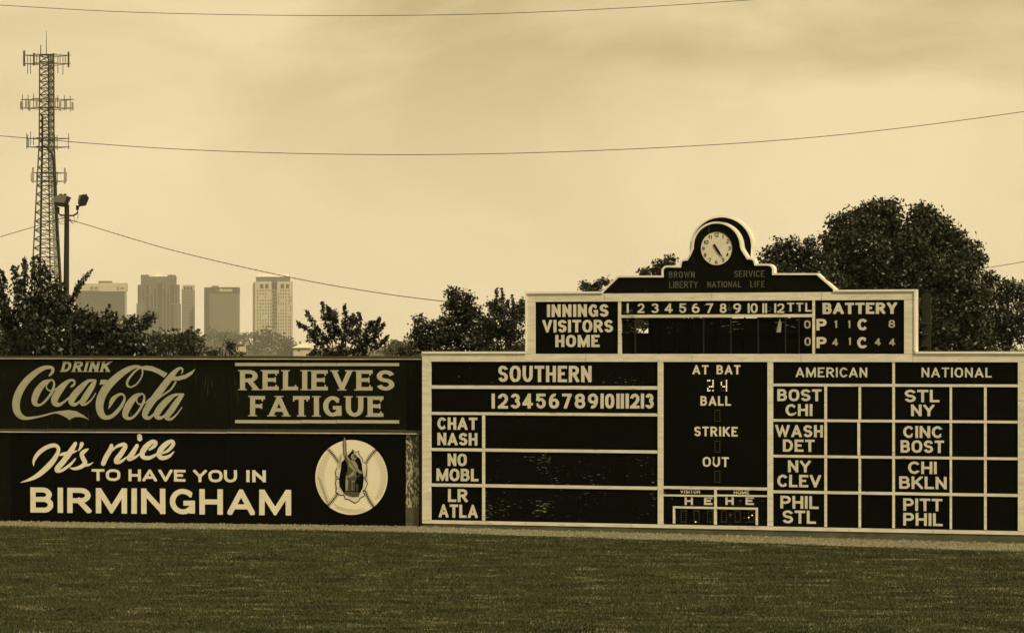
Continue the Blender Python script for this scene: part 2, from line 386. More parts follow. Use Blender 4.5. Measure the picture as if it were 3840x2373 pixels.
# ---------------------------------------------------------------- ground
def gz(x, y): return -0.0078*min(max(0, x+2.54), 22)
BD = Plane(1590, 89.9, 3820, 84.2)                 # scoreboard face
LO = Plane(0, 92.9, 1585, 90.15)                   # lower wall face
UP = Plane(0, 92.9, 1585, 90.15, off=.22)          # upper wall face, set back
def grid(name, xs, ys, zf, m):
    mb = MB(); nx = len(xs)
    for y in ys:
        for x in xs: mb.v.append((x, y, zf(x, y)))
    for j in range(len(ys)-1):
        for i in range(nx-1): mb.f.append((j*nx+i, j*nx+i+1, (j+1)*nx+i+1, (j+1)*nx+i))
    return mb.build(name, m)
xs = [-2400, -600, -100, -40, -2.54, 5, 12, 19.46, 60, 200, 600, 2400]
tag(grid('field', xs, [-90, 0, 40, 70, 100, 160, 400, 1200, 2600, 10200], gz, M['grass']), kind='structure')
# warning track: a strip following the wall foot
def wally(x):
    u = x
    A = LO.o; B2 = BD.o
    if x < BD.o.x: return LO.o.y + (x-LO.o.x)*LO.d.y/LO.d.x
    return BD.o.y + (x-BD.o.x)*BD.d.y/BD.d.x
mb = MB(); xr = [-25+i*.5 for i in range(101)]
wob = [rng.normal(0, .05) for _ in xr]
for i, x in enumerate(xr):
    ye = wally(x); w = 2.55+.2*math.sin(x*.7)+wob[i]+ 1.1*max(0, x+2)/15
    mb.v.append((x, ye+.3, gz(x, 0)+.012)); mb.v.append((x, ye-w, gz(x, 0)+.006))
for i in range(len(xr)-1): mb.f.append((2*i, 2*i+1, 2*i+3, 2*i+2))
tag(mb.build('warning_track', M['gravel']), kind='structure')
# loose stones and grass blades (stuff)
def scatter_mesh(name, V, Fc, m, label, cat, shade=False):
    me = bpy.data.meshes.new(name); nv, nf = len(V), len(Fc); k = Fc.shape[1]
    me.vertices.add(nv); me.vertices.foreach_set('co', V.astype(np.float32).ravel())
    me.loops.add(nf*k); me.loops.foreach_set('vertex_index', Fc.astype(np.int32).ravel())
    me.polygons.add(nf); me.polygons.foreach_set('loop_start', np.arange(0, nf*k, k, dtype=np.int32))
    me.update(calc_edges=True); me.materials.append(m)
    o = bpy.data.objects.new(name, me); C.objects.link(o)
    if label: tag(o, label, cat)
    return o
N = 60000
x = rng.uniform(-19, 17, N); wy = np.array([wally(a) for a in x]); dd = rng.uniform(0, 1, N)**.9*(2.75+1.1*np.maximum(0, x+2)/15)
y = wy-dd; z = np.array([gz(a, 0) for a in x])+.006
s = rng.uniform(.010, .026, N)*(1+1.2*(rng.uniform(0,1,N)>.9)); an = rng.uniform(0, 6.28, N)
base = np.array([[1,0,0],[-.5,.87,0],[-.5,-.87,0],[0,0,1.0]])
V = np.zeros((N,4,3)); ca, sa = np.cos(an), np.sin(an)
for i, b in enumerate(base):
    V[:,i,0] = x+s*(b[0]*ca-b[1]*sa); V[:,i,1] = y+s*(b[0]*sa+b[1]*ca); V[:,i,2] = z+s*b[2]*rng.uniform(.5,1.3,N)
Fc = (np.arange(N)*4)[:,None,None]+np.array([[0,1,3],[1,2,3],[2,0,3]])[None]
tag(scatter_mesh('gravel', V.reshape(-1,3), Fc.reshape(-1,3), M['stone'], 'loose pale gravel strewn along the foot of the outfield wall', 'gravel'), kind='stuff')
N = 600000
t = rng.uniform(0, 1, N); yy = 52+ (91-52)*t**.9; x = rng.uniform(-1, 1, N)*(yy*.185); 
# thin and thick patches
wy = np.array(LO.o.y+(x-LO.o.x)*LO.d.y/LO.d.x); wr = np.array(BD.o.y+(x-BD.o.x)*BD.d.y/BD.d.x); wy = np.where(x < BD.o.x, wy, wr)
keep = yy < wy-2.55-.12*np.sin(x*2.3)-.1*np.sin(x*6.1)-np.maximum(0, x+2)*.073-rng.exponential(.05, N)+rng.exponential(.12, N); x = x[keep]; yy = yy[keep]; N = len(x)
z = -0.0078*np.clip(x+2.54, 0, 22)
hh = rng.uniform(.02, .05, N)*(1+.4*np.sin(x*1.3+2*np.sin(yy*.5))*np.sin(yy*1.7)); w = rng.uniform(.006, .014, N); an = rng.uniform(0, 6.28, N); lx = rng.normal(0, .018, N); ly = rng.normal(0, .018, N)
V = np.zeros((N,3,3)); V[:,0] = np.stack([x-w*np.cos(an), yy-w*np.sin(an), z], 1); V[:,1] = np.stack([x+w*np.cos(an), yy+w*np.sin(an), z], 1)
V[:,2] = np.stack([x+lx, yy+ly, z+hh], 1)
tag(scatter_mesh('grass', V.reshape(-1,3), np.arange(N*3).reshape(-1,3), M['blade'], 'short mown outfield grass in front of the warning track', 'grass'), kind='stuff')

# ---------------------------------------------------------------- left walls
def rect(pl, mb, x0, y0, x1, y1, d0, d1, ref=None):
    r = ref if ref is not None else (x0+x1)/2
    mb.box(pl.U(x0), pl.U(x1), d0, d1, pl.V(r, y1), pl.V(r, y0))
up = tag(UP.root('billboard_wall'), 'tall dark sheeted billboard wall with large script lettering and RELIEVES FATIGUE', 'billboard')
joints = [-140, -50, 79, 210, 340, 471, 602, 733, 862, 993, 1128, 1262, 1397, 1531, 1586]
for a, b in zip(joints, joints[1:]):
    mb = MB(); rect(UP, mb, a+.6, 1345+(a/1590)*3, b-.6, 1612, random.uniform(-.004, .004), .12, ref=(a+b)/2); mb.build('sheet_panel', M['upper'], up)
mb = MB(); rect(UP, mb, -140, 1346, 1586, 1620, .1205, .16, ref=800); mb.build('backing', M['darkwood'], up)
for k in range(9):
    mb = MB(); u = -1+k*1.8; mb.box(u, u+.1, .17, .27, 0, UP.V(800, 1345)); mb.build('post', M['darkwood'], up)
caps = [-140, 260, 490, 800, 1131, 1586]
for a, b in zip(caps, caps[1:]):
    mb = MB(); rect(UP, mb, a+.7, 1333.5+a/1590*2, b-.7, 1343+a/1590*3, -.07, .2, ref=(a+b)/2); mb.build('cap', M['cap'], up)
    mb = MB(); rect(UP, mb, a+.7, 1343.4+a/1590*3, b-.7, 1345.6+a/1590*3, -.085, -.02, ref=(a+b)/2); mb.build('cap_edge', M['capedge'], up)
# script words
mb = MB()
D0 = -.012
C1 = [(402,232,14),(425,205,24),(428,175,24),(395,165,28),(340,178,38),(270,225,50),(205,290,58),(155,370,64),(132,450,66),(137,515,60),(167,560,46),(215,578,26),(280,571,18),(350,557,14),(432,535,14),(470,532,20)]
o1 = [(412,270,14),(360,292,42),(312,350,58),(285,410,56),(283,452,46),(312,472,22),(350,455,18),(400,400,20),(430,345,22),(440,295,16),(425,270,14),(404,270,14)]
o1b = [(398,282,9),(376,322,10),(396,352,12),(440,348,10),(485,315,9)]
c1 = [(580,322,18),(604,300,18),(598,272,18),(560,276,26),(502,328,54),(454,400,60),(442,440,56),(458,464,42),(492,464,26),(545,425,16),(605,370,12)]
a1 = [(775,272,18),(720,276,24),(668,320,48),(604,390,58),(580,440,52),(594,464,36),(625,460,22),(680,410,16),(730,345,14),(760,290,12)]
a1b = [(772,278,26),(745,325,46),(700,395,52),(672,440,46),(670,460,36),(698,462,20),(740,430,12),(776,376,8)]
C2 = [(1157,200,14),(1148,170,18),(1100,160,26),(1030,188,46),(950,245,58),(872,322,68),(824,402,70),(808,480,66),(824,545,56),(862,572,36),(912,558,32),(970,500,30),(1005,440,22),(1010,402,16),(985,382,18),(945,398,28),(912,432,38),(893,475,20),(880,502,4)]
C2b = [(1157,190,14),(1150,240,12),(1110,300,12),(1062,325,14),(1034,312,18),(1034,280,20),(1062,235,18),(1105,190,14),(1150,165,12)]
o2 = [(1148,380,16),(1100,402,42),(1052,460,58),(1022,520,56),(1018,560,46),(1048,580,24),(1085,565,20),(1130,512,20),(1160,455,22),(1172,405,16),(1155,380,14),(1140,381,14)]
o2b = [(1125,395,9),(1108,435,10),(1132,465,12),(1178,452,10),(1215,418,9)]
l2 = [(1474,215,10),(1482,188,14),(1465,172,18),(1430,192,32),(1380,250,52),(1310,340,58),(1242,430,58),(1194,500,56),(1176,545,50),(1186,570,38),(1218,572,24),(1262,530,14)]
l2b = [(1425,285,16),(1385,345,16),(1310,398,14),(1255,445,10)]
a2 = [(1488,386,16),(1425,388,22),(1370,422,46),(1304,490,56),(1272,545,52),(1284,572,36),(1320,568,22),(1370,522,16),(1430,452,14),(1460,402,12)]
a2b = [(1482,388,26),(1440,440,46),(1392,510,52),(1358,555,46),(1356,577,34),(1388,584,22),(1430,550,12),(1476,490,8)]
brush(UP, [C1, o1, o1b, c1, a1, a1b, C2, C2b, o2, o2b, l2, l2b, a2, a2b], 0, 1300, 2.16, mb, D0)
so_ = mb.build('script_lettering', M['script'], up)
poly_obj(UP, up, 'script_flourish', 'script', [
 [(440,531),(480,520),(560,511),(620,520),(680,553),(727,592),(690,576),(655,568),(610,568),(578,575),(565,592),(548,577),(510,556),(470,541)],
 [(820,266),(872,266),(856,306),(808,306)],
 [(1148,160),(1190,151),(1240,158),(1300,184),(1360,214),(1332,250),(1280,216),(1230,196),(1165,186)],
 [(1402,236),(1440,240),(1500,226),(1550,200),(1586,176),(1562,220),(1512,255),(1450,273),(1384,274)]], 0, 1300, 2.16, D0-.02)
word(UP, up, 'DRINK', 228, 410, 1354, 1394, 11, 'script', serif=.35, shear=.28, gap=9)
word(UP, up, 'RELIEVES', 900, 1479, 1387.5, 1463, 20, 'relief', serif=.36, gap=16, yt=1.5)
word(UP, up, 'FATIGUE', 938, 1438, 1484.5, 1561, 20, 'relief', serif=.36, gap=16, yt=1.5)
for y0, y1 in ((1360, 1372), (1574.5, 1586.5)):
    mb = MB()
    for a, b in ((882, 1128), (1129.5, 1262), (1263, 1497)): rect(UP, mb, a, y0+random.uniform(-.4,.4), b, y1, -.012, -.005, ref=(a+b)/2)
    mb.build('painted_rule', M['relief'], up)
# lower wall
lo = tag(LO.root('outfield_wall'), 'low black outfield wall painted with BIRMINGHAM welcome and a baseball', 'wall')
j2 = [42, 210, 370, 530, 690, 850, 1010, 1170, 1335, 1520]
for a, b in zip(j2, j2[1:]):
    mb = MB(); rect(LO, mb, a+.4, 1620.5, b-.4, 1983, random.uniform(-.003,.003), .12, ref=(a+b)/2); 
    mb.build('wall_panel', M['lower'], lo)
mb = MB(); rect(LO, mb, 40, 1624, 1521, 1983, .1205, .2, ref=780); mb.build('backing', M['darkwood'], lo)
for a, b in ((-60, 178), (179, 360), (361, 590), (591, 850), (851, 1520)):
    s_ = (a+b)/2/1590
    mb = MB(); rect(LO, mb, a, 1608+3*s_, b-.8, 1616.5+6*s_, -.045, .25); mb.build('cap', M['cap'], lo)
    mb = MB(); rect(LO, mb, a, 1616.9+6*s_, b-.8, 1620+6.5*s_, -.06, -.01); mb.build('cap_edge', M['capedge'], lo)
mb = MB(); rect(LO, mb, -140, 1618, 40, 1985, .05, .14); tag(mb.build('side_fence_panel', M['upper']), 'dark green fence section left of the BIRMINGHAM wall', 'fence'); 
sf = bpy.data.objects['side_fence_panel']; sf.location = (LO.o.x, LO.o.y, 0); sf.rotation_euler = (0,0,LO.rz)
mb = MB()
brush(LO, [
 [(274,966,3),(276,920,24),(312,862,34),(370,818,34),(430,797,32),(466,808,30),(474,842,30),(440,910,42),(390,968,46),(320,1030,40),(250,1070,26),(168,1098,3)],
 [(612,782,30),(572,848,46),(512,930,46),(468,980,44),(464,1002,32),(502,1000,24),(570,952,22),(612,905,12)],
 [(478,878,8),(510,868,26),(570,858,28),(622,842,10)],
 [(664,786,36),(655,812,24),(634,842,6)],
 [(716,826,10),(690,842,30),(664,868,36),(676,905,38),(690,940,38),(655,972,32),(602,986,22),(568,978,6)],
 [(690,958,24),(722,954,18),(757,934,5)],
 [(905,798,30),(898,828,40),(862,890,42),(838,944,40)],
 [(870,880,8),(940,812,20),(998,790,32),(1016,808,38),(986,860,42),(948,910,44),(943,934,28),(978,930,24),(1032,890,12)],
 [(1112,800,32),(1078,858,42),(1048,898,40),(1058,908,30),(1102,890,20),(1152,850,10)],
 [(1132,722,40),(1134,744,42)],
 [(1212,832,16),(1252,802,30),(1264,774,30),(1232,770,36),(1182,812,46),(1154,860,44),(1164,892,36),(1212,898,30),(1270,870,20),(1302,850,10)],
 [(1298,866,12),(1360,842,24),(1404,792,30),(1398,764,26),(1360,777,38),(1312,822,46),(1290,870,44),(1314,898,36),(1370,886,26),(1412,848,8)],
], 0, 1300, 2.16, mb, -.012)
mb.build('brush_lettering', M['letter2'], lo)
word(LO, lo, 'TO', 344, 452, 1758, 1802, 12, 'letter2')
word(LO, lo, 'HAVE', 482, 696, 1759.5, 1804, 12, 'letter2')
word(LO, lo, 'YOU', 724, 889, 1761, 1807, 12, 'letter2')
word(LO, lo, 'IN', 924, 997, 1762, 1807, 13, 'letter2', gap=10)
word(LO, lo, 'BIRMINGHAM', 114, 1092, 1831, 1926, 21.5, 'letter2', gap=17, yt=1.15)

# baseball picture, painted on a round board
bx, by = 1150, 1600; sc = 3.78
th = [2*math.pi*i/64 for i in range(64)]
ball = poly_obj(LO, lo, 'painted_baseball', 'ballw', [[(637+512*math.cos(t), 714+530*math.sin(t)) for t in th]], bx, by, sc, -.014)
mb = MB()
def seam(p0, p1, p2, n):
    st = []
    for i in range(n+1):
        t = i/n; st.append(((1-t)**2*p0[0]+2*t*(1-t)*p1[0]+t*t*p2[0], (1-t)**2*p0[1]+2*t*(1-t)*p1[1]+t*t*p2[1], 10))
    L = [st]
    for i in range(n+1):
        a = st[max(0,i-1)]; b = st[min(n,i+1)]; dx, dy = b[0]-a[0], b[1]-a[1]; l = math.hypot(dx, dy); dx /= l; dy /= l
        x, y, _ = st[i]
        L.append([(x-dy*26-dx*6, y+dx*26-dy*6, 8), (x+dy*26+dx*6, y-dx*26+dy*6, 8)])
    return L
ss = seam((312,322),(395,400),(468,525),10)+seam((985,325),(900,400),(838,520),9)+seam((295,1115),(390,1040),(450,925),9)+seam((955,1130),(880,1040),(832,905),10)
brush(LO, ss, bx, by, sc, mb, -.021, 5e-5); mb.build('seam_stitching', M['ink'], ball)
mb = MB(); hs = []
for i in range(34):
    y = 370+i*21; xl = 637-505*math.sqrt(max(0, 1-((y-714)/525)**2)); 
    if y < 1060: hs.append([(xl+12, y+24, 3.5), (min(xl+120, 330), y, 3.5)])
    xr_ = 637+505*math.sqrt(max(0, 1-((y-714)/525)**2))
    if y < 1040: hs.append([(xr_-10, y-18, 3.5), (xr_-92, y+8, 3.5)])
for i in range(18):
    x = 400+i*24; yb = 714+522*math.sqrt(max(0, 1-((x-637)/505)**2)); hs.append([(x-8, yb-92+i*2, 3.5), (x+38, yb-14, 3.5)])
for i in range(16): hs.append([(150+i*9, 690+i*26, 3.5), (215+i*8, 760+i*26, 3.5)])
brush(LO, hs, bx, by, sc, mb, -.0165, 4e-5); mb.build('shading_lines', M['hatch'], ball)
poly_obj(LO, ball, 'torn_edge', 'letter', [[(648,318),(700,362),(738,340),(748,400),(790,440),(800,490),(855,530),(860,600),(850,690),(820,722),(868,800),(835,880),(800,905),(830,970),(760,1005),(745,1045),(690,1078),(640,1050),(600,1020),(555,1022),(530,960),(480,965),(415,915),(430,870),(410,800),(425,740),(460,735),(418,690),(410,630),(435,590),(480,580),(490,500),(462,470),(470,400),(500,365),(540,380),(580,350),(620,335)]], bx, by, sc, -.026)
mb = MB()
pts = [(648,318),(700,362),(738,340),(748,400),(790,440),(800,490),(855,530),(860,600),(850,690),(820,722),(868,800),(835,880),(800,905),(830,970),(760,1005),(745,1045),(690,1078),(640,1050),(600,1020),(555,1022),(530,960),(480,965),(415,915),(430,870),(410,800),(425,740),(460,735),(418,690),(410,630),(435,590)]
brush(LO, [[(*pts[i],9),(*pts[i+1],9)] for i in range(len(pts)-1)], bx, by, sc, mb, -.0275, 5e-5); mb.build('torn_outline', M['ink'], ball)
poly_obj(LO, ball, 'dark_hole', 'ink', [[(655,330),(700,400),(760,450),(785,520),(798,640),(815,720),(800,860),(760,940),(640,960),(530,940),(470,840),(462,740),(485,620),(497,500),(550,450),(600,390)]], bx, by, sc, -.030)
# plain standing figure, one arm raised (generic)
poly_obj(LO, ball, 'painted_figure', 'skin', [
 [(518,235),(530,215),(527,180),(541,138),(560,190),(556,215),(566,245),(556,280),(566,380),(625,470),(650,462),(690,480),(730,545),(735,590),(800,640),(800,660),(760,662),(700,625),(712,715),(700,755),(690,770),(682,905),(640,905),(638,770),(600,765),(590,905),(556,905),(552,770),(558,700),(590,600),(585,540),(548,450),(526,380),(530,290)],
 [(628,430),(640,390),(675,372),(712,392),(718,430),(700,455),(690,468),(655,470)]], bx, by, sc, -.032)
mb = MB()
fo = [(518,235),(530,215),(527,180),(541,138),(560,190),(556,215),(566,245),(556,280),(566,380),(625,470),(650,462),(690,480),(730,545),(735,590),(800,640),(800,660),(760,662),(700,625),(712,715),(700,755),(690,770),(682,905),(640,905),(638,770),(600,765),(590,905),(556,905),(552,770),(558,700),(590,600),(585,540),(548,450),(526,380),(530,290),(518,235)]
brush(LO, [[(*a_,9),(*b_,9)] for a_, b_ in zip(fo, fo[1:])]+[[(718,590,5),(735,640,5)],[(600,560,10),(650,620,12),(590,690,10)],[(610,480,10),(660,540,12),(700,600,10)],[(640,600,8),(690,660,10),(640,720,8)]], bx, by, sc, mb, -.0335, 4e-5); mb.build('figure_outline', M['skin3'], ball)
poly_obj(LO, ball, 'figure_shading', 'skin2', [
 [(585,560),(660,600),(640,640),(570,700),(590,620)], [(570,720),(700,690),(712,720),(690,760),(600,765)], [(648,780),(690,775),(682,905),(655,905)], [(545,380),(600,500),(600,555),(560,470)],
 [(545,912),(760,925),(745,985),(650,990),(545,955)], [(660,400),(705,395),(712,430),(680,450)]], bx, by, sc, -.0365)
poly_obj(LO, ball, 'figure_shadow', 'skin3', [[(600,770),(636,775),(634,905),(594,905)], [(700,800),(738,815),(735,910),(705,908)], [(715,705),(775,655),(785,668),(728,722)]], bx, by, sc, -.040)

# peeling concrete pillar between the wall and the scoreboard
pr = tag(LO.root('concrete_pillar'), 'peeling pale concrete pillar between BIRMINGHAM wall and scoreboard', 'pillar')
mb = MB(); rect(LO, mb, 1521.5, 1627, 1571, 1985, .02, .5); mb.build('shaft', M['concrete'], pr)
mb = MB(); rect(LO, mb, 1571.6, 1622, 1590, 1985, .10, .5); mb.build('shadow_strip', M['cap'], pr)  # set-back strip, its dark colour standing in for the recess shadow
mb = MB(); rect(LO, mb, 1521.5, 1614, 1589, 1624, -.08, .5); mb.build('cap', M['cap'], pr)
mb = MB(); rect(LO, mb, 1521.5, 1624.2, 1568, 1627, -.10, -.01); mb.build('cap_edge', M['capedge'], pr)
mb = MB(); rect(LO, mb, 1521.5, 1902, 1571, 1985, -.012, .018); mb.build('plinth', M['pad'], pr)

# ---------------------------------------------------------------- scoreboard
sb = tag(BD.root('scoreboard'), 'black and white hand-operated scoreboard with an arched clock on top', 'scoreboard')
REF = 1620
def board(x0, y0, x1, y1, ref=None, d0=-.05, d1=.10, name='frame_board', m='white'):
    mb = MB(); rect(BD, mb, x0+.35, y0+.2, x1-.35, y1-.2, d0+random.uniform(-.003,.003), d1, ref=ref); return mb.build(name, M[m], sb)
def panel(x0, y0, x1, y1, ref=None, m='black', d0=0.0):
    mb = MB(); rect(BD, mb, x0, y0, x1, y1, d0, .09, ref=ref); return mb.build('panel', M[m], sb)
def yr(y, ref, at):     # a level line read at column ref, in rows at column at
    return HZ+(y-HZ)*BD.Y(ref)/BD.Y(at)
L = 1620
# outer frame: top beam boards with joints
for a, b in ((1585, 1937.5), (1938, 2198), (2199, 2596), (2597, 3005), (3006, 3424), (3425, 3852)):
    m = (a+b)/2; board(a, yr(1326.5, L, m), b, yr(1355.5, L, m), m)
board(1585, yr(1355.6, L, L), 1618.5, 1720, L); board(1585, 1720.5, 1618.5, 1948, L)
for a, b in ((1585, 1972), (1973, 2368), (2369, 2772), (2773, 3185), (3186, 3500), (3501, 3852)):
    m = (a+b)/2; board(a, yr(1948.5, L, m), b, yr(1961.5, L, m), m)
board(3818, yr(1355.6, L, 3830), 3852, yr(1948, L, 3830), 3830)
for x0, x1 in ((2468, 2488.5), (2879, 2900)):
    m = (x0+x1)/2; board(x0, yr(1355.6, L, m), x1, yr(1560, L, m)+random.uniform(-60,60), m) if False else None
    ys = yr(1600, L, m)+(10 if x0 < 2500 else 35)
    board(x0, yr(1355.6, L, m), x1, ys, m); board(x0, ys+.4, x1, yr(1948, L, m), m)
# southern section
rows = [1355.5, 1444, 1457, 1543.5, 1554.5, 1678.5, 1690, 1811, 1823, 1948.3]
def pan(x0, x1, k, m='black'):
    mm = (x0+x1)/2; return panel(x0-1, yr(rows[k]-.5, L, mm), x1+1, yr(rows[k+1]+.5, L, mm), mm, m)
pan(1618.5, 2468, 0, 'wornblack2'); pan(1618.5, 2468, 2)
for k, m_ in ((4, 'black'), (6, 'wornblack'), (8, 'wornblack')):
    pan(1618.5, 1809, k, 'blackc'); pan(1820, 2468, k, m_)
for k, js in ((1, [2062]), (3, [1941]), (5, [1816, 2135]), (7, [1966, 2135])):
    xs_ = [1618.5]+js+[2468]
    for a, b in zip(xs_, xs_[1:]):
        mm = (a+b)/2; board(a, yr(rows[k], L, mm), b, yr(rows[k+1], L, mm), mm, d0=-.04)
for k in (4, 6, 8):
    board(1809, yr(rows[k]+.6, L, 1815), 1820, yr(rows[k+1]-.6, L, 1815), 1815, d0=-.035)
# at-bat section
X = 2490
panel(2487, yr(1355, L, 2684), 2880, yr(1821.5, X, 2684), 2684, 'blackc')
board(2488.5, yr(1821, X, 2684), 2879, yr(1832, X, 2684), 2684, d0=-.04)
panel(2487, yr(1831, X, 2684), 2880, yr(1962, X, 2684), 2684, 'wornblack2')
board(2488.5, yr(1850, X, 2684)+1, 2678.5, yr(1858, X, 2684), 2600, d0=-.03); board(2689.5, yr(1850, X, 2684)+1, 2879, yr(1858, X, 2684), 2780, d0=-.03)
board(2679, yr(1832.4, X, 2684), 2689, yr(1900, X, 2684)-1, 2684, d0=-.04)
board(2525, yr(1896, X, 2684), 2843, yr(1904, X, 2684), 2684, d0=-.06)
board(2525, yr(1904.4, X, 2529), 2533, yr(1961, X, 2529), 2529, d0=-.06); board(2835, yr(1904.4, X, 2839), 2843, yr(1961, X, 2839), 2839, d0=-.06)
board(2679, yr(1904.4, X, 2684), 2689, yr(1962, X, 2684), 2684, d0=-.06)
# american and national section
X = 2900
rw = [1355.5, 1437.4, 1447.8, 1570, 1580, 1704, 1714, 1837, 1848, 1971]
cols = [2900, 3092, 3102, 3220, 3229.6, 3346.7, 3356.6, 3561.7, 3570.6, 3690.6, 3700.6, 3818]
for a, b in ((2900, 3346.7), (3356.6, 3818)):
    mm = (a+b)/2; panel(a-1, yr(rw[0]-.5, X, mm), b+1, yr(rw[1]+.5, X, mm), mm, 'blackc')
for k in (2, 4, 6, 8):
    for i in range(0, 12, 2):
        a, b = cols[i], cols[i+1]; mm = (a+b)/2
        panel(a-1, yr(rw[k]-.5, X, mm), b+1, yr(rw[k+1]+.5, X, mm), mm, 'black' if (i in (2,4) and k == 2) else 'blackc')
for k in (1, 3, 5, 7):
    for a, b in ((2900, 3247+random.uniform(-10, 10)), (3247.5, 3818)):
        if b < 3500: j = b
        else: a = j+.3
        mm = (a+b)/2; board(a, yr(rw[k], X, mm), b, yr(rw[k+1], X, mm), mm, d0=-.04)
for i in (1, 3, 5, 7, 9):
    a, b = cols[i], cols[i+1]; mm = (a+b)/2
    for k in (2, 4, 6, 8):
        dx = -3 if (i == 3 and k == 4) else 0
        o = board(a, yr(rw[k]+.5, X, mm), b, yr(rw[k+1]-.5, X, mm), mm, d0=-.035)
        if dx: o.location.x = -.03
    if i == 5: board(a, yr(rw[0]+.3, X, mm), b, yr(rw[1]-.3, X, mm), mm, d0=-.035)
# base padding
mb = MB(); n = 24
for i in range(n+1):
    px = 1588+(3860-1588)*i/n; u = BD.U(px); g = gz(BD.o.x+BD.d.x*u, 0)-.03; t_ = BD.V(px, yr(1961.8, L, px))
    f = .012*math.sin(i*2.3)
    mb.v += [(u, -.03+f, g), (u, -.02+f*.5, t_), (u, .1, t_), (u, .1, g)]
for i in range(n):
    for k in range(3): mb.f.append((4*i+k, 4*(i+1)+k, 4*(i+1)+k+1, 4*i+k+1))
mb.build('base_padding', M['pad'], sb, smooth=False)
# body behind the face, so the board has real depth
mb = MB(); mb.box(BD.U(1592), BD.U(3850), .092, .55, .02-.15, BD.V(L, 1328)); mb.build('body', M['darkwood'], sb)
# top rims (trim lines standing proud) of lower and upper board
for a, b in ((1585, 1975), (3434, 3852)):
    mm = (a+b)/2; board(a, yr(1317.5, L, mm), b, yr(1326, L, mm), mm, d0=-.09, d1=.24, name='rim', m='rim')
# upper board
T = 2010; XR = 3391.6
uy = dict(top=1094.5, rim=1102, head=1132, low=1325.9)
U0 = lambda y, at: yr(y, 2000, at)
for a, b in ((1972.5, 2269), (2270, 2668), (2669, 3081), (3082, 3436.7)):
    mm = (a+b)/2; board(a, U0(uy['rim'], mm)+.4, b, U0(uy['head'], mm), mm)
board(1972.5, U0(1132.4, 1990), 2009, U0(1326, 1990), 1990); board(XR, U0(1132.4, 3410), 3436.7, U0(1326, 3410), 3410)
board(1972.5, U0(uy['top'], 2100), 2262, U0(uy['rim'], 2100), 2100, d0=-.09, d1=.24, name='rim', m='rim')
board(3126, U0(uy['top'], 3280), 3437, U0(uy['rim'], 3280), 3280, d0=-.09, d1=.24, name='rim', m='rim')
board(3430, U0(1102.4, 3433), 3437, U0(1318, 3433), 3433, d0=-.09, d1=.24, name='rim', m='rim')
board(1972.5, U0(1102.4, 1976), 1978, U0(1318, 1976), 1976, d0=-.09, d1=.24, name='rim', m='rim')
panel(2008, U0(1131.5, 2160), 2319.5, U0(1326, 2160), 2160, 'blackc')
panel(3056, U0(1131.5, 3220), XR+1, U0(1326, 3220), 3220, 'black')
board(2318.5, U0(1132.4, 2324), 2330, U0(1326, 2324), 2324, d0=-.04); board(3047, U0(1132.4, 3052), 3057, U0(1326, 3052), 3052, d0=-.04)
panel(2329.5, U0(1131.5, 2690), 3047.5, U0(1183, 2690), 2690, 'wornblack2')
for a, b in ((2330, 2830), (2830.5, 3047)):
    mm = (a+b)/2; board(a, U0(1181.7, mm), b, U0(1192.8, mm), mm, d0=-.04)
# score slots: open bays with dividers, dark doors closing most of them
slot = [2330+(3047-2330)*i/14 for i in range(15)]
for r_, (ya, yb) in enumerate(((1192.8, 1250), (1256, 1326))):
    for i in range(14):
        a, b = slot[i], slot[i+1]; mm = (a+b)/2
        if (i, r_) in ((1, 0),): continue
        mb = MB(); gap_ = 3 if (i in (4, 5, 8, 9, 12) and r_ == 0) else 0
        rect(BD, mb, a+1, U0(ya, mm)+gap_, b-1, U0(yb, mm), .06, .085, ref=mm); mb.build('slot_door', M['wornblack2' if r_ == 0 else 'blackc'], sb)
mb = MB(); rect(BD, mb, 2330, U0(1250, 2690), 3047, U0(1256, 2690), .01, .09, ref=2690); mb.build('slot_rail', M['blackc'], sb)
for i in range(1, 14):
    mb = MB(); rect(BD, mb, slot[i]-1.5, U0(1193, slot[i]), slot[i]+1.5, U0(1326, slot[i]), .0, .12); mb.build('slot_divider', M['darkwood' if i in (1,6,8,10,12,13) else 'blackc'], sb)
poly_obj(BD, sb, 'sky_glimpse', 'script', [[(1770,1005),(1785,1060),(1780,1138),(1738,1140),(1750,1080)]], 2200, 780, 2.447, .03)  # pale triangle added to stand for bright sky showing through the slot
mb = MB(); mb.box(BD.U(1976), BD.U(3434), .13, .24, BD.V(2000, 1326), BD.V(2000, 1322)+.02)
mb.box(BD.U(1976), BD.U(2330), .13, .24, BD.V(2000, 1322)+.03, BD.V(2000, 1104)); mb.box(BD.U(3050), BD.U(3434), .13, .24, BD.V(2000, 1322)+.03, BD.V(2000, 1104))
mb.build('body', M['darkwood'], sb)
# posts behind the whole board
for k in range(10):
    mb = MB(); u = .5+k*1.85; mb.box(u, u+.14, .56, .70, -.2, BD.V(2000, 1104) if 2.9 < u < 14 else BD.V(L, 1328)); mb.build('post', M['darkwood'], sb)
# side box with rungs behind the upper right corner
lr = tag(BD.root('access_ladder'), 'dark ladder box behind the right end of the upper board', 'ladder')
mb = MB(); rect(BD, mb, 3440, 1098, 3472, 1316, .62, .70); mb.build('back_panel', M['darkwood'], lr)
for yv in (1210, 1251, 1293):
    mb = MB(); rect(BD, mb, 3441, yv, 3466, yv+3, .54, .60); mb.build('rung', M['cap'], lr)

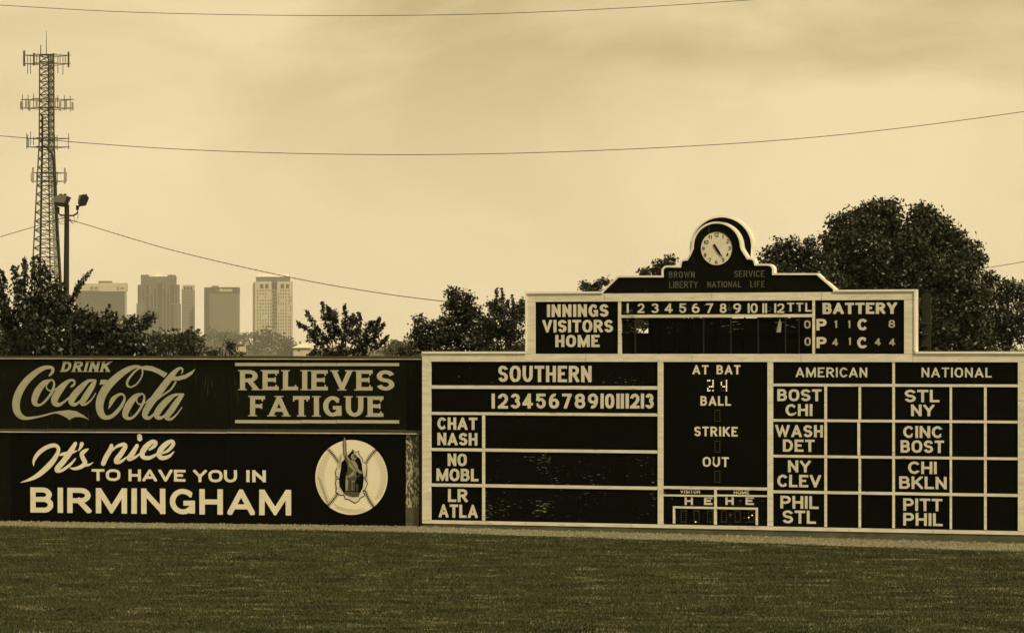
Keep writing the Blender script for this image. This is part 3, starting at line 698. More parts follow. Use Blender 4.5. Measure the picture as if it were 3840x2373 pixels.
# ---- crown sign
cx0, cy0, cs = 2200, 780, 2.447
def cuv(p): return BD.uv(cx0+p[0]/cs, cy0+p[1]/cs)
def prism(name, m, pts, d0, d1):
    bm = bmesh.new(); q = [cuv(p) for p in pts]
    if sum(q[i-1][0]*q[i][1]-q[i][0]*q[i-1][1] for i in range(len(q))) < 0: q = q[::-1]
    f = bm.faces.new([bm.verts.new((p[0], d0, p[1])) for p in q])
    r = bmesh.ops.extrude_face_region(bm, geom=[f]); 
    for v in [g for g in r['geom'] if isinstance(g, bmesh.types.BMVert)]: v.co.y = d1
    bmesh.ops.triangulate(bm, faces=bm.faces[:]); bmesh.ops.recalc_face_normals(bm, faces=bm.faces[:])
    me = bpy.data.meshes.new(name); bm.to_mesh(me); bm.free(); me.materials.append(M[m])
    o = bpy.data.objects.new(name, me); C.objects.link(o); o.parent = sb; return o
def trim(name, pts, w, d0, d1, m='rim', parent=None):
    q = [cuv(p) for p in pts]; k = BD.Y(2690)/F/cs
    mb = MB()
    for (a, b, c, e) in ribbon(q, [w*k]*len(q)):
        vs = [(p[0], d0, p[1]) for p in (a, b, c, e)]+[(p[0], d1, p[1]) for p in (a, b, c, e)]
        mb.add(vs, [(0,1,2,3),(7,6,5,4),(0,4,5,1),(1,5,6,2),(2,6,7,3),(3,7,4,0)])
    return mb.build(name, M[m], parent or sb)
def A_(cx, cy, rx, ry, a0, a1, n=8): return [(cx+rx*math.cos(R(a0+(a1-a0)*i/n)), cy-ry*math.sin(R(a0+(a1-a0)*i/n))) for i in range(n+1)]
edge = [(140,775),(292,628),(697,628)]+[(697,585)]+A_(742,582,46,46,170,90)+[(858,538)]+[(862,515)]+A_(905,513,42,38,160,90)+[(922,474),(948,430),(974,372)]+A_(1195,358,221,224,178,2,28)+[(1424,378),(1478,464)]+[(1500,464)]+A_(1505,505,38,40,80,10)+[(1548,520),(1660,520)]+A_(1668,568,44,46,85,8)+[(1712,606),(2115,606),(2290,758)]
prism('crown_face', 'crown', edge+[(2290,772),(140,783)], .02, .16)
trim('crown_rim', edge, 17, -.03, .30)
back = [(932,470),(928,380)]+A_(1212,352,283,278,178,2,30)+[(1492,400),(1490,470)]
prism('arch_backing', 'crown', back, .32, .45)
trim('arch_rim', back, 17, .27, .62)
mb = MB(); mb.box(*[BD.U(p) for p in (2290, 3100)], .18, .30, BD.V(2690, 1100)-.1, BD.V(2690, 1045)); mb.build('crown_brace', M['darkwood'], sb)
ck = poly_obj(BD, sb, 'clock', 'letter2', [[(1192+144*math.cos(t), 371+153*math.sin(t)) for t in th]], cx0, cy0, cs, .004)
ring = [(1192+146*math.cos(t), 371+155*math.sin(t)) for t in th]+[(1338,371)]
trim('clock_ring', ring, 4, -.012, .018, 'ink', ck)
# numerals and hand
clk = dict([('12',(1192,246)),('1',(1250,264)),('2',(1294,306)),('3',(1311,369)),('4',(1292,426)),('5',(1254,477)),('6',(1191,496)),('7',(1131,477)),('8',(1088,431)),('9',(1072,373)),('10',(1097,314)),('11',(1133,267))])
for s_, (x_, y_) in clk.items():
    k = 1/cs; w_ = {'12': 40, '10': 42, '11': 34, '1': 14}.get(s_, 23); tx = s_.replace('1', 'l')
    word(BD, ck, tx, cx0+(x_-w_/2)*k, cx0+(x_+w_/2)*k, cy0+(y_-17)*k, cy0+(y_+17)*k, 6*k, 'ink', gap=3*k, d=-.004, name='numeral', jit=0)
poly_obj(BD, ck, 'clock_hand', 'ink', [[(1160,338),(1176,328),(1222,400),(1247,448),(1243,455),(1205,412)]], cx0, cy0, cs, -.02)
for s_, a, b, c, e, g in (('BROWN',755,990,582,640,12),('SERVICE',1353,1630,574,633,10),('LIBERTY',756,1020,673,733,8),('NATIONAL',1107,1416,672,728,9),('LIFE',1500,1630,670,726,14)):
    word(BD, sb, s_, cx0+a/cs, cx0+b/cs, cy0+c/cs, cy0+e/cs, 3.6, 'faded', gap=g/cs, d=.008, jit=.2)

# ---- lettering on the face
def W1(s, x0, x1, y0, y1, sw, ox=0, oy=0, k=1, **kw):
    return word(BD, kw.pop('root', sb), s, ox+x0/k, ox+x1/k, oy+y0/k, oy+y1/k, sw, **kw)
a = dict(ox=1560, oy=1300, k=2.016)
W1('SOUTHERN', 622, 1328, 143, 266, 13.2, gap=7, **a)
for s_, x0, x1 in (('1',572,598),('2',620,696),('3',716,788),('4',806,884),('5',906,982),('6',1005,1082),('7',1105,1178),('8',1200,1280),('9',1300,1376),('10',1395,1500),('11',1515,1568),('12',1585,1690),('13',1700,1798)):
    W1(s_, x0, x1, 353, 466, 13, gap=5 if s_ in ('10','12','13') else 4, **a)
for s_, x0, x1, y0, y1 in (('CHAT',162,465,533,626),('NASH',162,465,650,744),('NO',240,385,806,900),('MOBL',155,473,920,1014),('LR',242,392,1074,1172),('ATLA',172,467,1190,1290)):
    W1(s_, x0, x1, y0, y1, 11.6, gap=5, **a)
a = dict(ox=2440, oy=1300, k=2.016)
for s_, x0, x1, y0, y1 in (('AT',316,438,138,208),('BAT',498,680,138,208),('BALL',377,607,372,444),('STRIKE',330,658,603,676),('OUT',393,592,832,906)):
    W1(s_, x0, x1, y0, y1, 7.8, m='letter2', gap=6.5, **a)
W1('VISITOR', 224, 376, 1078, 1106, 3.2, gap=2, m='letter2', **a); W1('HOME', 628, 746, 1084, 1112, 3.0, gap=2, m='letter2', **a)
for s_, x0, x1 in (('H',257,320),('E',404,468),('H',566,628),('E',718,781)): W1(s_, x0, x1, 1134, 1193, 8.5, m='letter', **a)
W1('AMERICAN', 1097, 1638, 156, 230, 7.2, gap=7, **a)
for s_, x0, x1, y0, y1 in (('BOST',958,1292,320,410),('CHI',1020,1224,432,522),('WASH',942,1304,590,682),('DET',1000,1240,700,792),('NY',1038,1212,858,948),('CLEV',958,1288,966,1060),('PHIL',980,1270,1126,1222),('STL',998,1250,1236,1334)):
    W1(s_, x0, x1, y0, y1, 10.8, gap=6, **a)
a = dict(ox=2840, oy=1050, k=2.016)
W1('NATIONAL', 1242, 1773, 661, 735, 7.2, gap=7, **a)
for s_, x0, x1, y0, y1 in (('STL',1115,1377,828,922),('NY',1162,1340,940,1028),('CINC',1103,1399,1102,1192),('BOST',1083,1412,1210,1304),('CHI',1140,1357,1370,1464)):
    W1(s_, x0, x1, y0, y1, 10.8, gap=6, **a)
a = dict(ox=2840, oy=1500, k=2.016)
for s_, x0, x1, y0, y1 in (('BKLN',1073,1432,576,670),('PITT',1103,1399,742,836),('PHIL',1103,1401,852,948)):
    W1(s_, x0, x1, y0, y1, 10.8, gap=6, **a)
w_ = lambda s_, x0, x1, y0, y1, sw, **k: word(BD, sb, s_, x0, x1, y0, y1, sw, **k)
q = 1.5694
w_('INNINGS', 1307*q, 1454*q, 727*q, 757*q, 12.6, gap=6, yt=1.3); w_('VISITORS', 1296*q, 1465*q, 764*q, 794*q, 12.2, gap=5.5, yt=1.3); w_('HOME', 1327*q, 1433*q, 800*q, 829*q, 12.4, gap=6, yt=1.3)
a = dict(ox=2200, oy=780, k=2.447)
for s_, x0, x1 in (('1',368,388),('2',468,530),('3',594,662),('4',716,790),('5',850,914),('6',966,1038),('7',1095,1162),('8',1222,1284),('9',1345,1416),('10',1478,1570),('11',1612,1670),('12',1722,1814)):
    W1(s_, x0, x1, 874, 962, 7.6, gap=3.5, **a)
for s_, x0, x1 in (('T',1840,1904),('T',1923,1988),('L',2006,2068)): W1(s_, x0, x1, 868, 950, 7.6, **a)
a = dict(ox=2840, oy=1050, k=2.016)
W1('BATTERY', 493, 1057, 170, 256, 12.8, gap=5, yt=1.4, **a)
for s_, x0, x1, y0, y1 in (('P',447,524,293,380),('P',447,524,430,514),('C',757,832,292,380),('C',755,830,430,516)): W1(s_, x0, x1, y0, y1, 12, **a)

# removable number plates
plates = [('0',1997,2056,1030,1105,0,'number plate showing 0 in the visitors row under TTL'),('0',2000,2058,1186,1262,0,'number plate showing 0 in the home row under TTL')]
pb = [('l',580,606,305,362,'plate with first number 1 after P, upper battery row'),('l',683,706,305,362,'plate with second number 1, just left of the upper C'),('8',993,1042,302,360,'plate showing number 8 right of the upper C'),
      ('4',567,612,442,496,'plate showing number 4 right after the lower P'),('l',686,710,434,490,'plate showing number 1 just left of the lower C'),('4',890,934,440,494,'plate showing number 4, nearer one right of the lower C'),('4',997,1043,442,496,'plate showing chipped number 4 at the far end of lower battery row')]
allp = [(s_, 2200+x0/2.447, 2200+x1/2.447, 780+y0/2.447, 780+y1/2.447, lb) for s_, x0, x1, y0, y1, _, lb in plates]+[(s_, 2840+x0/2.016, 2840+x1/2.016, 1050+y0/2.016, 1050+y1/2.016, lb) for s_, x0, x1, y0, y1, lb in pb]
for s_, x0, x1, y0, y1, lb in allp:
    r_ = tag(BD.root('number_plate'), lb, 'number plate', 'number plates hung in the scoreboard slots')
    xm = (x0+x1)/2; mb = MB(); rect(BD, mb, xm-21, y0-8, xm+(21 if xm > 3060 or xm < 3000 and False else 17), y1+9, -.012, -.002); mb.build('plate', M['blackc'], r_)
    word(BD, r_, s_, x0, x1, y0, y1, 6.3 if s_ != 'l' else 6, 'relief', d=-.016, name='numeral')
# lamp digits
def lamps(x0, y0, lit, w=39, h=76, cols_=4, rows_=6, label=None):
    mb = MB(); ml = MB(); mh = MB(); k = 2.016
    rect(BD, mh, 2440+(x0-9)/k, 1300+(y0-12)/k, 2440+(x0+w+9)/k, 1300+(y0+h+12)/k, -.03, -.001); hs_ = mh.build('lamp_panel', M['ink'], sb)
    for i in range(cols_):
        for j in range(rows_):
            if 0 < i < cols_-1 and 0 < j < rows_-1 and not (j == rows_//2-0 and False) and (i, j) not in lit: continue
            u, v = BD.uv(2440+(x0+w*i/(cols_-1))/k, 1300+(y0+h*j/(rows_-1))/k)
            L_ = (i, j) in lit; r = .019 if L_ else .013; t = ml if L_ else mb
            t.tube([(u, -.031, v), (u, -.045, v), (u, -.055, v)], [r, r, r*.5], 8)
    mb.build('unlit_bulbs', M['bulboff'], hs_)
    if ml.v: ml.build('lit_bulbs', M['bulbon'], hs_)
lamps(435, 255, {(0,0),(1,0),(3,0),(3,1),(3,2),(1,3),(2,3),(3,3),(0,4),(0,5),(1,5),(3,5)})
lamps(537, 255, {(3,0),(3,1),(0,2),(0,1),(1,3),(3,2),(3,3),(3,4),(3,5),(2,3)})
for yv in (480, 712, 940): lamps(487, yv, {}, 38, 82)
for xv, lit in ((232,{}),(330,{(1,5)}),(432,{}),(537,{}),(641,{}),(744,{(2,2),(0,3)})): lamps(xv, 1238, lit, 38, 84)

# ---------------------------------------------------------------- trees
def leaves(name, centers, size, m, parent, aspect=1.0, droop=0, seed=1):
    r = np.random.default_rng(seed); c = np.asarray(centers); N = len(c)
    a = r.normal(0, 1, (N,3)); a /= np.linalg.norm(a, axis=1)[:,None]
    if droop: a[:,2] = -abs(a[:,2])*droop-.3; a /= np.linalg.norm(a, axis=1)[:,None]
    b = np.cross(a, r.normal(0, 1, (N,3))); b /= np.linalg.norm(b, axis=1)[:,None]
    s = size*r.uniform(.55, 1.25, N)[:,None]
    V = np.stack([c-a*s*.5, c+b*s*.28*aspect-a*s*.08, c+a*s*.5, c-b*s*.28*aspect-a*s*.08+np.cross(a,b)*s*.12], 1)
    base = np.arange(N)*4; Fc = np.stack([base, base+1, base+2, base+3], 1)
    o = scatter_mesh(name, V.reshape(-1,3), Fc, M[m], None, None); o.parent = parent
    return o
def lobepts(lobes, Y, dens, clump, seed, depth=.75):
    r = np.random.default_rng(seed); out = []
    for (cx, cy, rx, ry) in lobes:
        c = P(cx, cy, Y); k = Y/F; RX, RZ = rx*k, ry*k; RY = (RX+RZ)/2*depth+.2
        area = rx*ry; nc = max(5, int(area*dens/270))
        d = r.normal(0, 1, (nc,3)); d /= np.linalg.norm(d, axis=1)[:,None]
        rad = r.uniform(.15, 1, nc)**.42
        # lumpy surface
        lump = 1+.14*np.sin(d[:,0]*7+cx)*np.sin(d[:,2]*8+cy)
        cc = np.array(c)+d*(rad*lump)[:,None]*np.array([RX, RY, RZ])
        per = 34
        pts = np.repeat(cc, per, 0)+r.normal(0, clump*1.45, (nc*per,3))*np.array([1,1,.75])
        out.append(pts)
    return np.concatenate(out)
def shootpts(shoots, Y, sd, step, spread, mb):
    """curved leafy shoots: (x0,y0,x1,y1,bend px)"""
    r = np.random.default_rng(sd); out = []
    for (x0, y0, x1, y1, bd) in shoots:
        dy = r.normal(0, .35); n = 10; pp = []
        for i in range(n+1):
            t = i/n; px = x0+(x1-x0)*t+bd*math.sin(t*math.pi); py = y0+(y1-y0)*t
            pp.append(P(px, py, Y+dy*t*2))
        mb.tube(pp, [.035*(1-.85*i/n) for i in range(n+1)], 5)
        Ln = (pp[-1]-pp[0]).length; k = int(Ln/step)
        for j in range(k):
            t = j/k*.93+.07; i = min(int(t*n), n-1); q_ = pp[i].lerp(pp[i+1], t*n-i)
            sp = spread*(1.25-t*.9)
            out.append(np.array(q_)+r.normal(0, sp, 3))
    return np.array(out)
def tree(name, label, cat, Y, lobes, trunk, size=.13, dens=1., clump=.12, m='leafd', shoots=(), seed=1, group=None, aspect=1., droop=0, sstep=.012, sspread=.09, tw=.16, limbs=6):
    xb = trunk[0]; b = P(xb, HZ, Y); b.z = gz(b.x, Y) if Y < 200 else 0
    root = empty(name, b); tag(root, label, cat, group)
    def sub(o): o.matrix_parent_inverse = root.matrix_basis.inverted() if False else o.matrix_parent_inverse; o.location = -b; return o
    mb = MB(); top = P(trunk[0]+trunk[2], trunk[1], Y)
    mb.tube([b, b.lerp(top, .4)+Vector((.1*tw,0,0)), top], [tw*1.25, tw, tw*.55], 8)
    r = random.Random(seed)
    if lobes:
        big = sorted(lobes, key=lambda l: -l[2]*l[3])[:limbs]
        for l in big:
            e = P(l[0]+r.uniform(-.3,.3)*l[2], l[1]-r.uniform(.1,.5)*l[3], Y+r.uniform(-.5,.5)*l[2]*Y/F)
            s = b.lerp(top, r.uniform(.55, 1)); mid = s.lerp(e, .5)+Vector((r.uniform(-.1,.1), 0, -.12))
            mb.tube([s, mid, e], [tw*.5, tw*.3, tw*.1], 6)
    pts = []
    if lobes: pts.append(lobepts(lobes, Y, dens, clump, seed))
    if shoots: pts.append(shootpts(shoots, Y, seed+50, sstep, sspread, mb))
    tr = mb.build('trunk', M['bark'], root); sub(tr)
    cr = leaves('crown', np.concatenate(pts), size, m, root, aspect, droop, seed); sub(cr)
    return root
near = 'trees growing behind the outfield wall'
tree('broadleaf_tree', 'largest round-crowned dark tree, rising behind the upper right of the scoreboard', 'tree', 140,
 [(3135,822,24,22),(3105,890,28,38),(3200,845,62,62),(3300,815,80,58),(3350,782,34,32),(3280,790,40,34),(3450,812,52,38),(3490,828,48,45),(3548,885,52,66),(3640,965,42,50),(3600,915,35,42),(3665,1015,20,48),(3300,950,190,160),(3450,1000,190,175),(3150,950,80,90),(3580,1050,100,110),(3200,1070,130,110),(3400,1170,240,150),(3640,1160,80,120),(3560,1290,200,50)],
 (3400, 1000, 10), size=.20, dens=2.6, clump=.13, seed=3, group=near, tw=.35, m='leafm')
tree('broadleaf_tree', 'smaller dark tree between the clock and the largest tree', 'tree', 133,
 [(2872,985,34,42),(2905,960,30,34),(2938,938,36,42),(2980,925,26,34),(3036,935,34,38),(3010,965,60,40),(2950,1030,110,75),(3060,1040,80,90),(2860,1030,40,40)],
 (2980, 1050, 5), size=.17, dens=2.4, clump=.11, seed=4, group=near, m='leafd', tw=.2)
tree('broadleaf_tree', 'dark tree at the right edge of the view, beyond the largest tree', 'tree', 150,
 [(3725,1045,34,42),(3700,1075,30,36),(3775,1085,42,40),(3828,1090,40,38),(3860,1100,40,40),(3770,1200,130,110),(3660,1250,120,80)],
 (3770, 1120, 0), size=.19, dens=2.4, clump=.13, seed=5, group=near, m='leafd', tw=.22)
tree('sapling', 'thin leafy top poking above the crown sign left of the clock', 'tree', 112,
 [(2465,1000,18,18),(2500,985,12,12),(2455,1022,40,12),(2412,1022,12,9),(2512,977,9,7),(2475,1040,60,40),(2430,1140,90,70),(2420,1230,120,60),(2600,1200,120,80)], (2470, 1040, 0), size=.14, dens=2.6, clump=.07, seed=6, group=near, m='leafd', tw=.06, limbs=3)
tree('sapling', 'thin leafy top above the INNINGS panel at the left of the crown', 'tree', 112,
 [(2196,1066,18,18),(2250,1070,26,18),(2262,1056,12,12),(2230,1085,34,14),(2225,1120,60,40)], (2230, 1090, 0), size=.12, dens=1.3, clump=.06, seed=7, group=near, m='leafd', tw=.06, limbs=3)
tree('broadleaf_tree', 'dark lobed tree with a tall tip just left of the INNINGS board', 'tree', 118,
 [(1709,1105,30,34),(1690,1135,26,30),(1730,1140,28,34),(1757,1128,18,30),(1750,1165,30,34),(1700,1180,40,36),(1572,1212,18,24),(1560,1250,16,22),(1585,1255,30,34),(1612,1222,20,20),(1630,1262,48,44),(1700,1230,60,46),(1780,1210,44,54),(1690,1290,130,50),(1580,1300,30,34),(1800,1270,70,70)],
 (1720, 1240, -4), size=.15, dens=2.5, clump=.08, seed=8, group=near, tw=.14)
tree('leafy_shrub', 'fine-leaved dark shrub with wispy tops touching the upper board', 'shrub', 114,
 [(1868,1200,50,60),(1930,1210,60,70),(1900,1290,90,60),(1850,1150,16,26),(1960,1180,30,50),(1820,1250,40,60)],
 (1900, 1250, 0), size=.12, dens=2.6, clump=.08, seed=9, group=near, droop=.4, sstep=.008, sspread=.07,
 shoots=[(1880,1190,1862,1082,-8),(1884,1190,1882,1086,4),(1870,1190,1836,1130,-8),(1920,1180,1921,1108,4),(1935,1180,1958,1117,5),(1900,1180,1905,1125,0),(1955,1190,1968,1125,3)], tw=.12)
tree('leafy_shrub', 'spreading open shrub with upright shoots above the end of the billboard wall', 'shrub', 108,
 [(1290,1300,105,44),(1200,1318,60,26),(1385,1305,52,44),(1285,1230,28,44),(1345,1240,34,40),(1235,1240,24,30),(1400,1232,22,22),(1190,1262,30,24),(1250,1190,14,20),(1330,1200,12,14)],
 (1285, 1270, 0), size=.13, dens=1.3, clump=.06, seed=10, group=near, sstep=.006, sspread=.085,
 shoots=[(1240,1290,1149,1165,-10),(1220,1290,1114,1210,8),(1262,1290,1210,1133,-14),(1270,1260,1255,1170,-4),(1285,1280,1291,1142,8),(1310,1260,1323,1176,-6),(1325,1290,1347,1172,10),(1350,1290,1405,1200,-6),(1370,1290,1442,1212,8),(1390,1310,1455,1262,5),(1400,1270,1423,1192,0),(1215,1300,1160,1250,0),(1255,1200,1225,1150,0)], tw=.10)
tree('climbing_shrub', 'tall drooping-leaved shrub in front of the lattice mast, far left', 'shrub', 104,
 [(60,1290,110,60),(170,1260,80,80),(120,1180,60,60),(190,1150,36,60),(40,1200,40,60)],
 (120, 1200, 0), size=.19, dens=1.1, clump=.12, seed=11, group=near, droop=.8, aspect=.85, sstep=.010, sspread=.15,
 shoots=[(40,1250,10,1012,-6),(70,1240,55,1000,5),(110,1240,95,975,-8),(125,1240,122,968,6),(140,1240,150,972,6),(160,1240,184,1022,8),(180,1240,212,1045,8),(200,1240,232,1066,6),(20,1260,-5,1090,4),(90,1240,75,1050,0),(150,1240,165,1000,-4),(215,1240,255,1110,6),(30,1250,-20,1000,6)], tw=.1)
tree('vine_sprig', 'single leafy sprig arching right of the lamp pole towards the skyline', 'sprig', 104,
 [], (262, 1200, 4), size=.17, clump=.05, seed=12, group=None, droop=.6, aspect=.85, sstep=.022, sspread=.05, m='leafd',
 shoots=[(256,1200,345,1012,-14),(262,1140,306,1060,-4),(268,1130,330,1018,-8)], tw=.03)
tree('dense_hedge_tree', 'broad dense dark thicket above the script billboard, behind the lamp pole', 'tree', 108,
 [(60,1300,120,70),(200,1260,80,90),(300,1240,80,72),(270,1200,40,36),(335,1195,34,28),(380,1240,50,46),(440,1270,56,60),(400,1310,130,40),(500,1305,50,44),(150,1320,150,50)],
 (300, 1260, 0), size=.15, dens=2.4, clump=.11, seed=13, group=near, sstep=.012, sspread=.06,
 shoots=[(385,1230,412,1140,-6),(400,1220,440,1186,4),(390,1225,425,1170,-3),(290,1200,285,1148,2),(300,1200,305,1160,2),(405,1185,438,1178,-4)], tw=.16)
tree('broadleaf_tree', 'small knobbly tree crossing the foot of the pyramid-roofed tower', 'tree', 130,
 [(500,1250,28,42),(505,1195,14,20),(478,1202,16,14),(522,1225,22,18),(552,1200,14,12),(565,1190,8,9),(545,1222,10,14),(495,1300,50,36),(470,1240,20,24)],
 (500, 1260, 0), size=.14, dens=2.0, clump=.08, seed=14, group=near, tw=.08)
mid = 'darker trees in the middle distance'
tree('broadleaf_tree', 'rounded dark tree group left, below the pyramid-roofed tower', 'tree', 330,
 [(560,1285,52,34),(520,1300,40,26),(600,1275,34,26),(630,1290,40,34),(560,1320,90,24)], (570,1300,0), size=.5, dens=2.2, clump=.35, seed=15, group=mid, m='leafm', tw=.3)
tree('broadleaf_tree', 'dark twin-topped tree below the narrow pale tower', 'tree', 300,
 [(664,1275,24,26),(700,1280,26,30),(712,1262,14,14),(735,1296,30,26),(690,1315,70,20),(640,1300,30,24)], (690,1300,0), size=.48, dens=2.2, clump=.3, seed=16, group=mid, m='leafm', tw=.3)
tree('leafy_shrub', 'low dark shrub left of the small utility pole', 'shrub', 150,
 [(820,1325,26,14),(870,1310,16,26),(800,1332,24,10),(862,1290,8,10)], (845,1325,0), size=.14, dens=1., clump=.1, seed=17, group=mid, tw=.06)
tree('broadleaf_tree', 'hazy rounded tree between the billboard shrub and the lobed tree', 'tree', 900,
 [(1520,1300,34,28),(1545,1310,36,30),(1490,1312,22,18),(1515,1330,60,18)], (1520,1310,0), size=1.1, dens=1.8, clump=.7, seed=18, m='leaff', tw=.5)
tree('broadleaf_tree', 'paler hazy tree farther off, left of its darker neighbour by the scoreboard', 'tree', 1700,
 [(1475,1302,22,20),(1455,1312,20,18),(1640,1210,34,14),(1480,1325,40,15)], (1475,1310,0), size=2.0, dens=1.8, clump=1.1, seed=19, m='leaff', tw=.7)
tree('flowering_shrub', 'tiny pale-tipped shrub at the right end of the billboard cap', 'shrub', 101,
 [(1506,1318,9,9),(1526,1308,9,9),(1530,1326,14,10),(1545,1330,6,5)], (1520,1325,0), size=.10, dens=1.2, clump=.05, seed=20, m='leafm', tw=.03)
far = 'hazy trees in front of the skyline'
for i, (lab, Yd, lobs) in enumerate((
 ('wide hazy tree below the logo-banded dark tower', 6200, [(800,1270,36,30),(845,1275,40,34),(770,1290,34,26),(830,1310,80,26)]),
 ('rounded hazy tree right of the logo-banded tower foot', 6100, [(890,1275,24,28),(920,1275,28,26),(880,1310,50,24)]),
 ('tallest hazy tree below the windowed pale tower', 5700, [(960,1268,40,30),(1000,1262,36,26),(1030,1278,34,30),(980,1310,80,30)]),
 ('hazy tree at the right foot of the windowed pale tower', 5400, [(1070,1292,28,24),(1095,1306,24,22),(1120,1318,24,18),(1090,1325,50,16)]),
 ('low hazy tree left of the white-roofed house group', 6400, [(740,1285,20,20),(715,1292,24,18),(740,1315,50,20)]))):
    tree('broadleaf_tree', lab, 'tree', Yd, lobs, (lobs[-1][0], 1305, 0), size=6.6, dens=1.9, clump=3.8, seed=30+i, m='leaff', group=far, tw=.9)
# a far wooded strip that closes the ground behind the wall
pts = []
r = np.random.default_rng(77)
for i in range(150):
    px = -200+i*28; pts.append((px, 1326+r.uniform(-6, 5), 34, 13))
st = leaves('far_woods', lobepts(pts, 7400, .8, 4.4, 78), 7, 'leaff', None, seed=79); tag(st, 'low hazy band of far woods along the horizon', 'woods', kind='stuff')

# ---------------------------------------------------------------- city
def S4(x, y): return (200+x/2.447, 950+y/2.447)
def cbox(mb, x0, x1, y0, y1, Y, dep, y_bottom=None):    # box by crop columns/rows, front face at depth Y
    a = P(*S4(x0, y0), Y); b = P(*S4(x1, y1), Y); mb.box(a.x, b.x, Y, Y+dep, b.z, a.z)
GR = 1320*0  
YB = 8500.
def bz(y, Y=YB): return P(1920, 950+y/2.447, Y).z
def bxx(x, Y=YB): return P(200+x/2.447, HZ, Y).x
def slab(root, name, m, x0, x1, ytop, ybot, d0, d1, Y=YB):
    z0 = 0 if ybot is None else bz(ybot, Y)
    mb = MB(); mb.box(bxx(x0,Y), bxx(x1,Y), Y+d0, Y+d1, z0, bz(ytop,Y)); return mb.build(name, M[m], root)
# 1 dark-glass block with pale parapet
b1 = tag(empty('office_building'), 'wide dark office block with pale logo parapet, leftmost on the skyline', 'building')
slab(b1, 'wall', 'glassd', 210, 655, 343, None, 2, 40)
for i in range(12):
    y = 374+i*31; slab(b1, 'floor_band', 'band', 209, 656, y, y+6, 1.6, 1.95)
    slab(b1, 'balcony', 'pale', 655.5, 666, y-2, y+12, 6, 30); slab(b1, 'balcony', 'pale', 180, 192, y-2, y+12, 6, 30)
slab(b1, 'stair_tower', 'pale', 192, 209.5, 268, None, 6, 36)
slab(b1, 'parapet', 'pale', 212, 425, 277, 343, 1, 41); slab(b1, 'parapet', 'pale', 426, 667, 272, 348, .2, 41)
slab(b1, 'penthouse', 'midtower', 408, 530, 252, 276.5, 12, 30)
def farword(root, s_, x0, x1, y0, y1, sw, m, Y, gap):
    k = Y/F/2.447; mb = MB(); u = bxx(x0,Y); rel = sum(G[c][0] for c in s_ if G[c][0] > 0); fix = sum(1 for c in s_ if G[c][0] == 0)*sw*k
    kk = (bxx(x1,Y)-u-fix-gap*k*(len(s_)-1))/rel
    for c in s_:
        w = sw*k if G[c][0] == 0 else G[c][0]*kk
        glyph(mb, c, u, bz(y1,Y), w, bz(y0,Y)-bz(y1,Y), sw*k, 0); u += w+gap*k
    o = mb.build('lettering', M[m], root); o.location.y = Y-.25; return o
for x0, y0 in ((576, 300), (338, 296)):
    mb = MB(); k = YB/F/2.447
    for j in range(5):
        yy_ = y0+4+j*7.5; hw = 15*math.sqrt(max(.1, 1-((j-2)/2.6)**2)); mb.box(bxx(x0+16-hw), bxx(x0+16+hw*.8), YB-.2, YB+.1, bz(yy_+4), bz(yy_))
    mb.build('round_logo', M['logo'], b1)
    farword(b1, 'at&t', x0+36, x0+70, y0+10, y0+32, 6, 'logo', YB, 2)
# 2 pyramid roofed tower
b2 = tag(empty('office_tower'), 'stepped brown tower with a pale pyramid roof and corner finials', 'building')
slab(b2, 'wall', 'midtower', 762, 1156, 462, None, 2, 42); slab(b2, 'wall', 'midtower', 772, 1146, 286, 461, 5, 40); slab(b2, 'wall', 'midtower', 800, 1118, 212, 285, 8, 38)
for x0 in (800, 1046): slab(b2, 'corner_turret', 'midtower', x0, x0+72, 196, 262, 7, 20)
for x0, x1, yt in ((776,792,300),(818,830,300),(842,886,292),(888,916,380),(920,948,318),(952,1002,275),(1006,1034,318),(1040,1068,380),(1072,1112,292),(1118,1130,300)):
    slab(b2, 'window_strip', 'midglass', x0, x1, yt, None if x0 > 840 and x1 < 1114 else 460, 1.6 if x0 > 840 and x1 < 1114 else 4.6, 4.98)
for x0 in (770, 812, 842, 884, 917, 949, 1003, 1035, 1069, 1112, 1148):
    slab(b2, 'rib', 'rib', x0-2, x0+3, 300 if x0 not in (770,1148) else 462, None, .8, 5)
for y_ in (459, 382): slab(b2, 'ledge', 'rib', 840 if y_ < 400 else 1075, 890 if y_ < 400 else 1156, y_, y_+7, .5, 5)
slab(b2, 'ledge', 'rib', 764, 846, 459, 466, .5, 5)
for x, y in ((828,200),(858,195),(1057,205),(1086,195)):
    mb = MB(); cx, cz = bxx(x), bz(y); n = 10; rr = 16*YB/F/2.447
    prof = [(math.sin(math.pi*i/6)*rr, math.cos(math.pi*i/6)*rr) for i in range(7)]
    mb.tube([(cx, YB+14, cz-q_[1]) for q_ in prof], [max(.02, q_[0]) for q_ in prof], n); mb.build('finial', M['copper'], b2, smooth=True)
mb = MB(); z0, z1 = bz(236), bz(165); x0, x1 = bxx(888), bxx(1046); cx = bxx(955)
mb.add([(x0,YB+9,z0),(x1,YB+9,z0),(x1,YB+37,z0),(x0,YB+37,z0),(cx,YB+23,z1)], [(0,1,4),(1,2,4),(2,3,4),(3,0,4)]); mb.build('pyramid_roof', M['copper'], b2)
for x, y in ((858,255),(1090,255)):
    mb = MB(); cx = bxx(x); cz = bz(y); mb.tube([(cx,YB+6.9,cz),(cx,YB+6.4,cz)], 2.2, 14); mb.build('round_window', M['midglass'], b2)
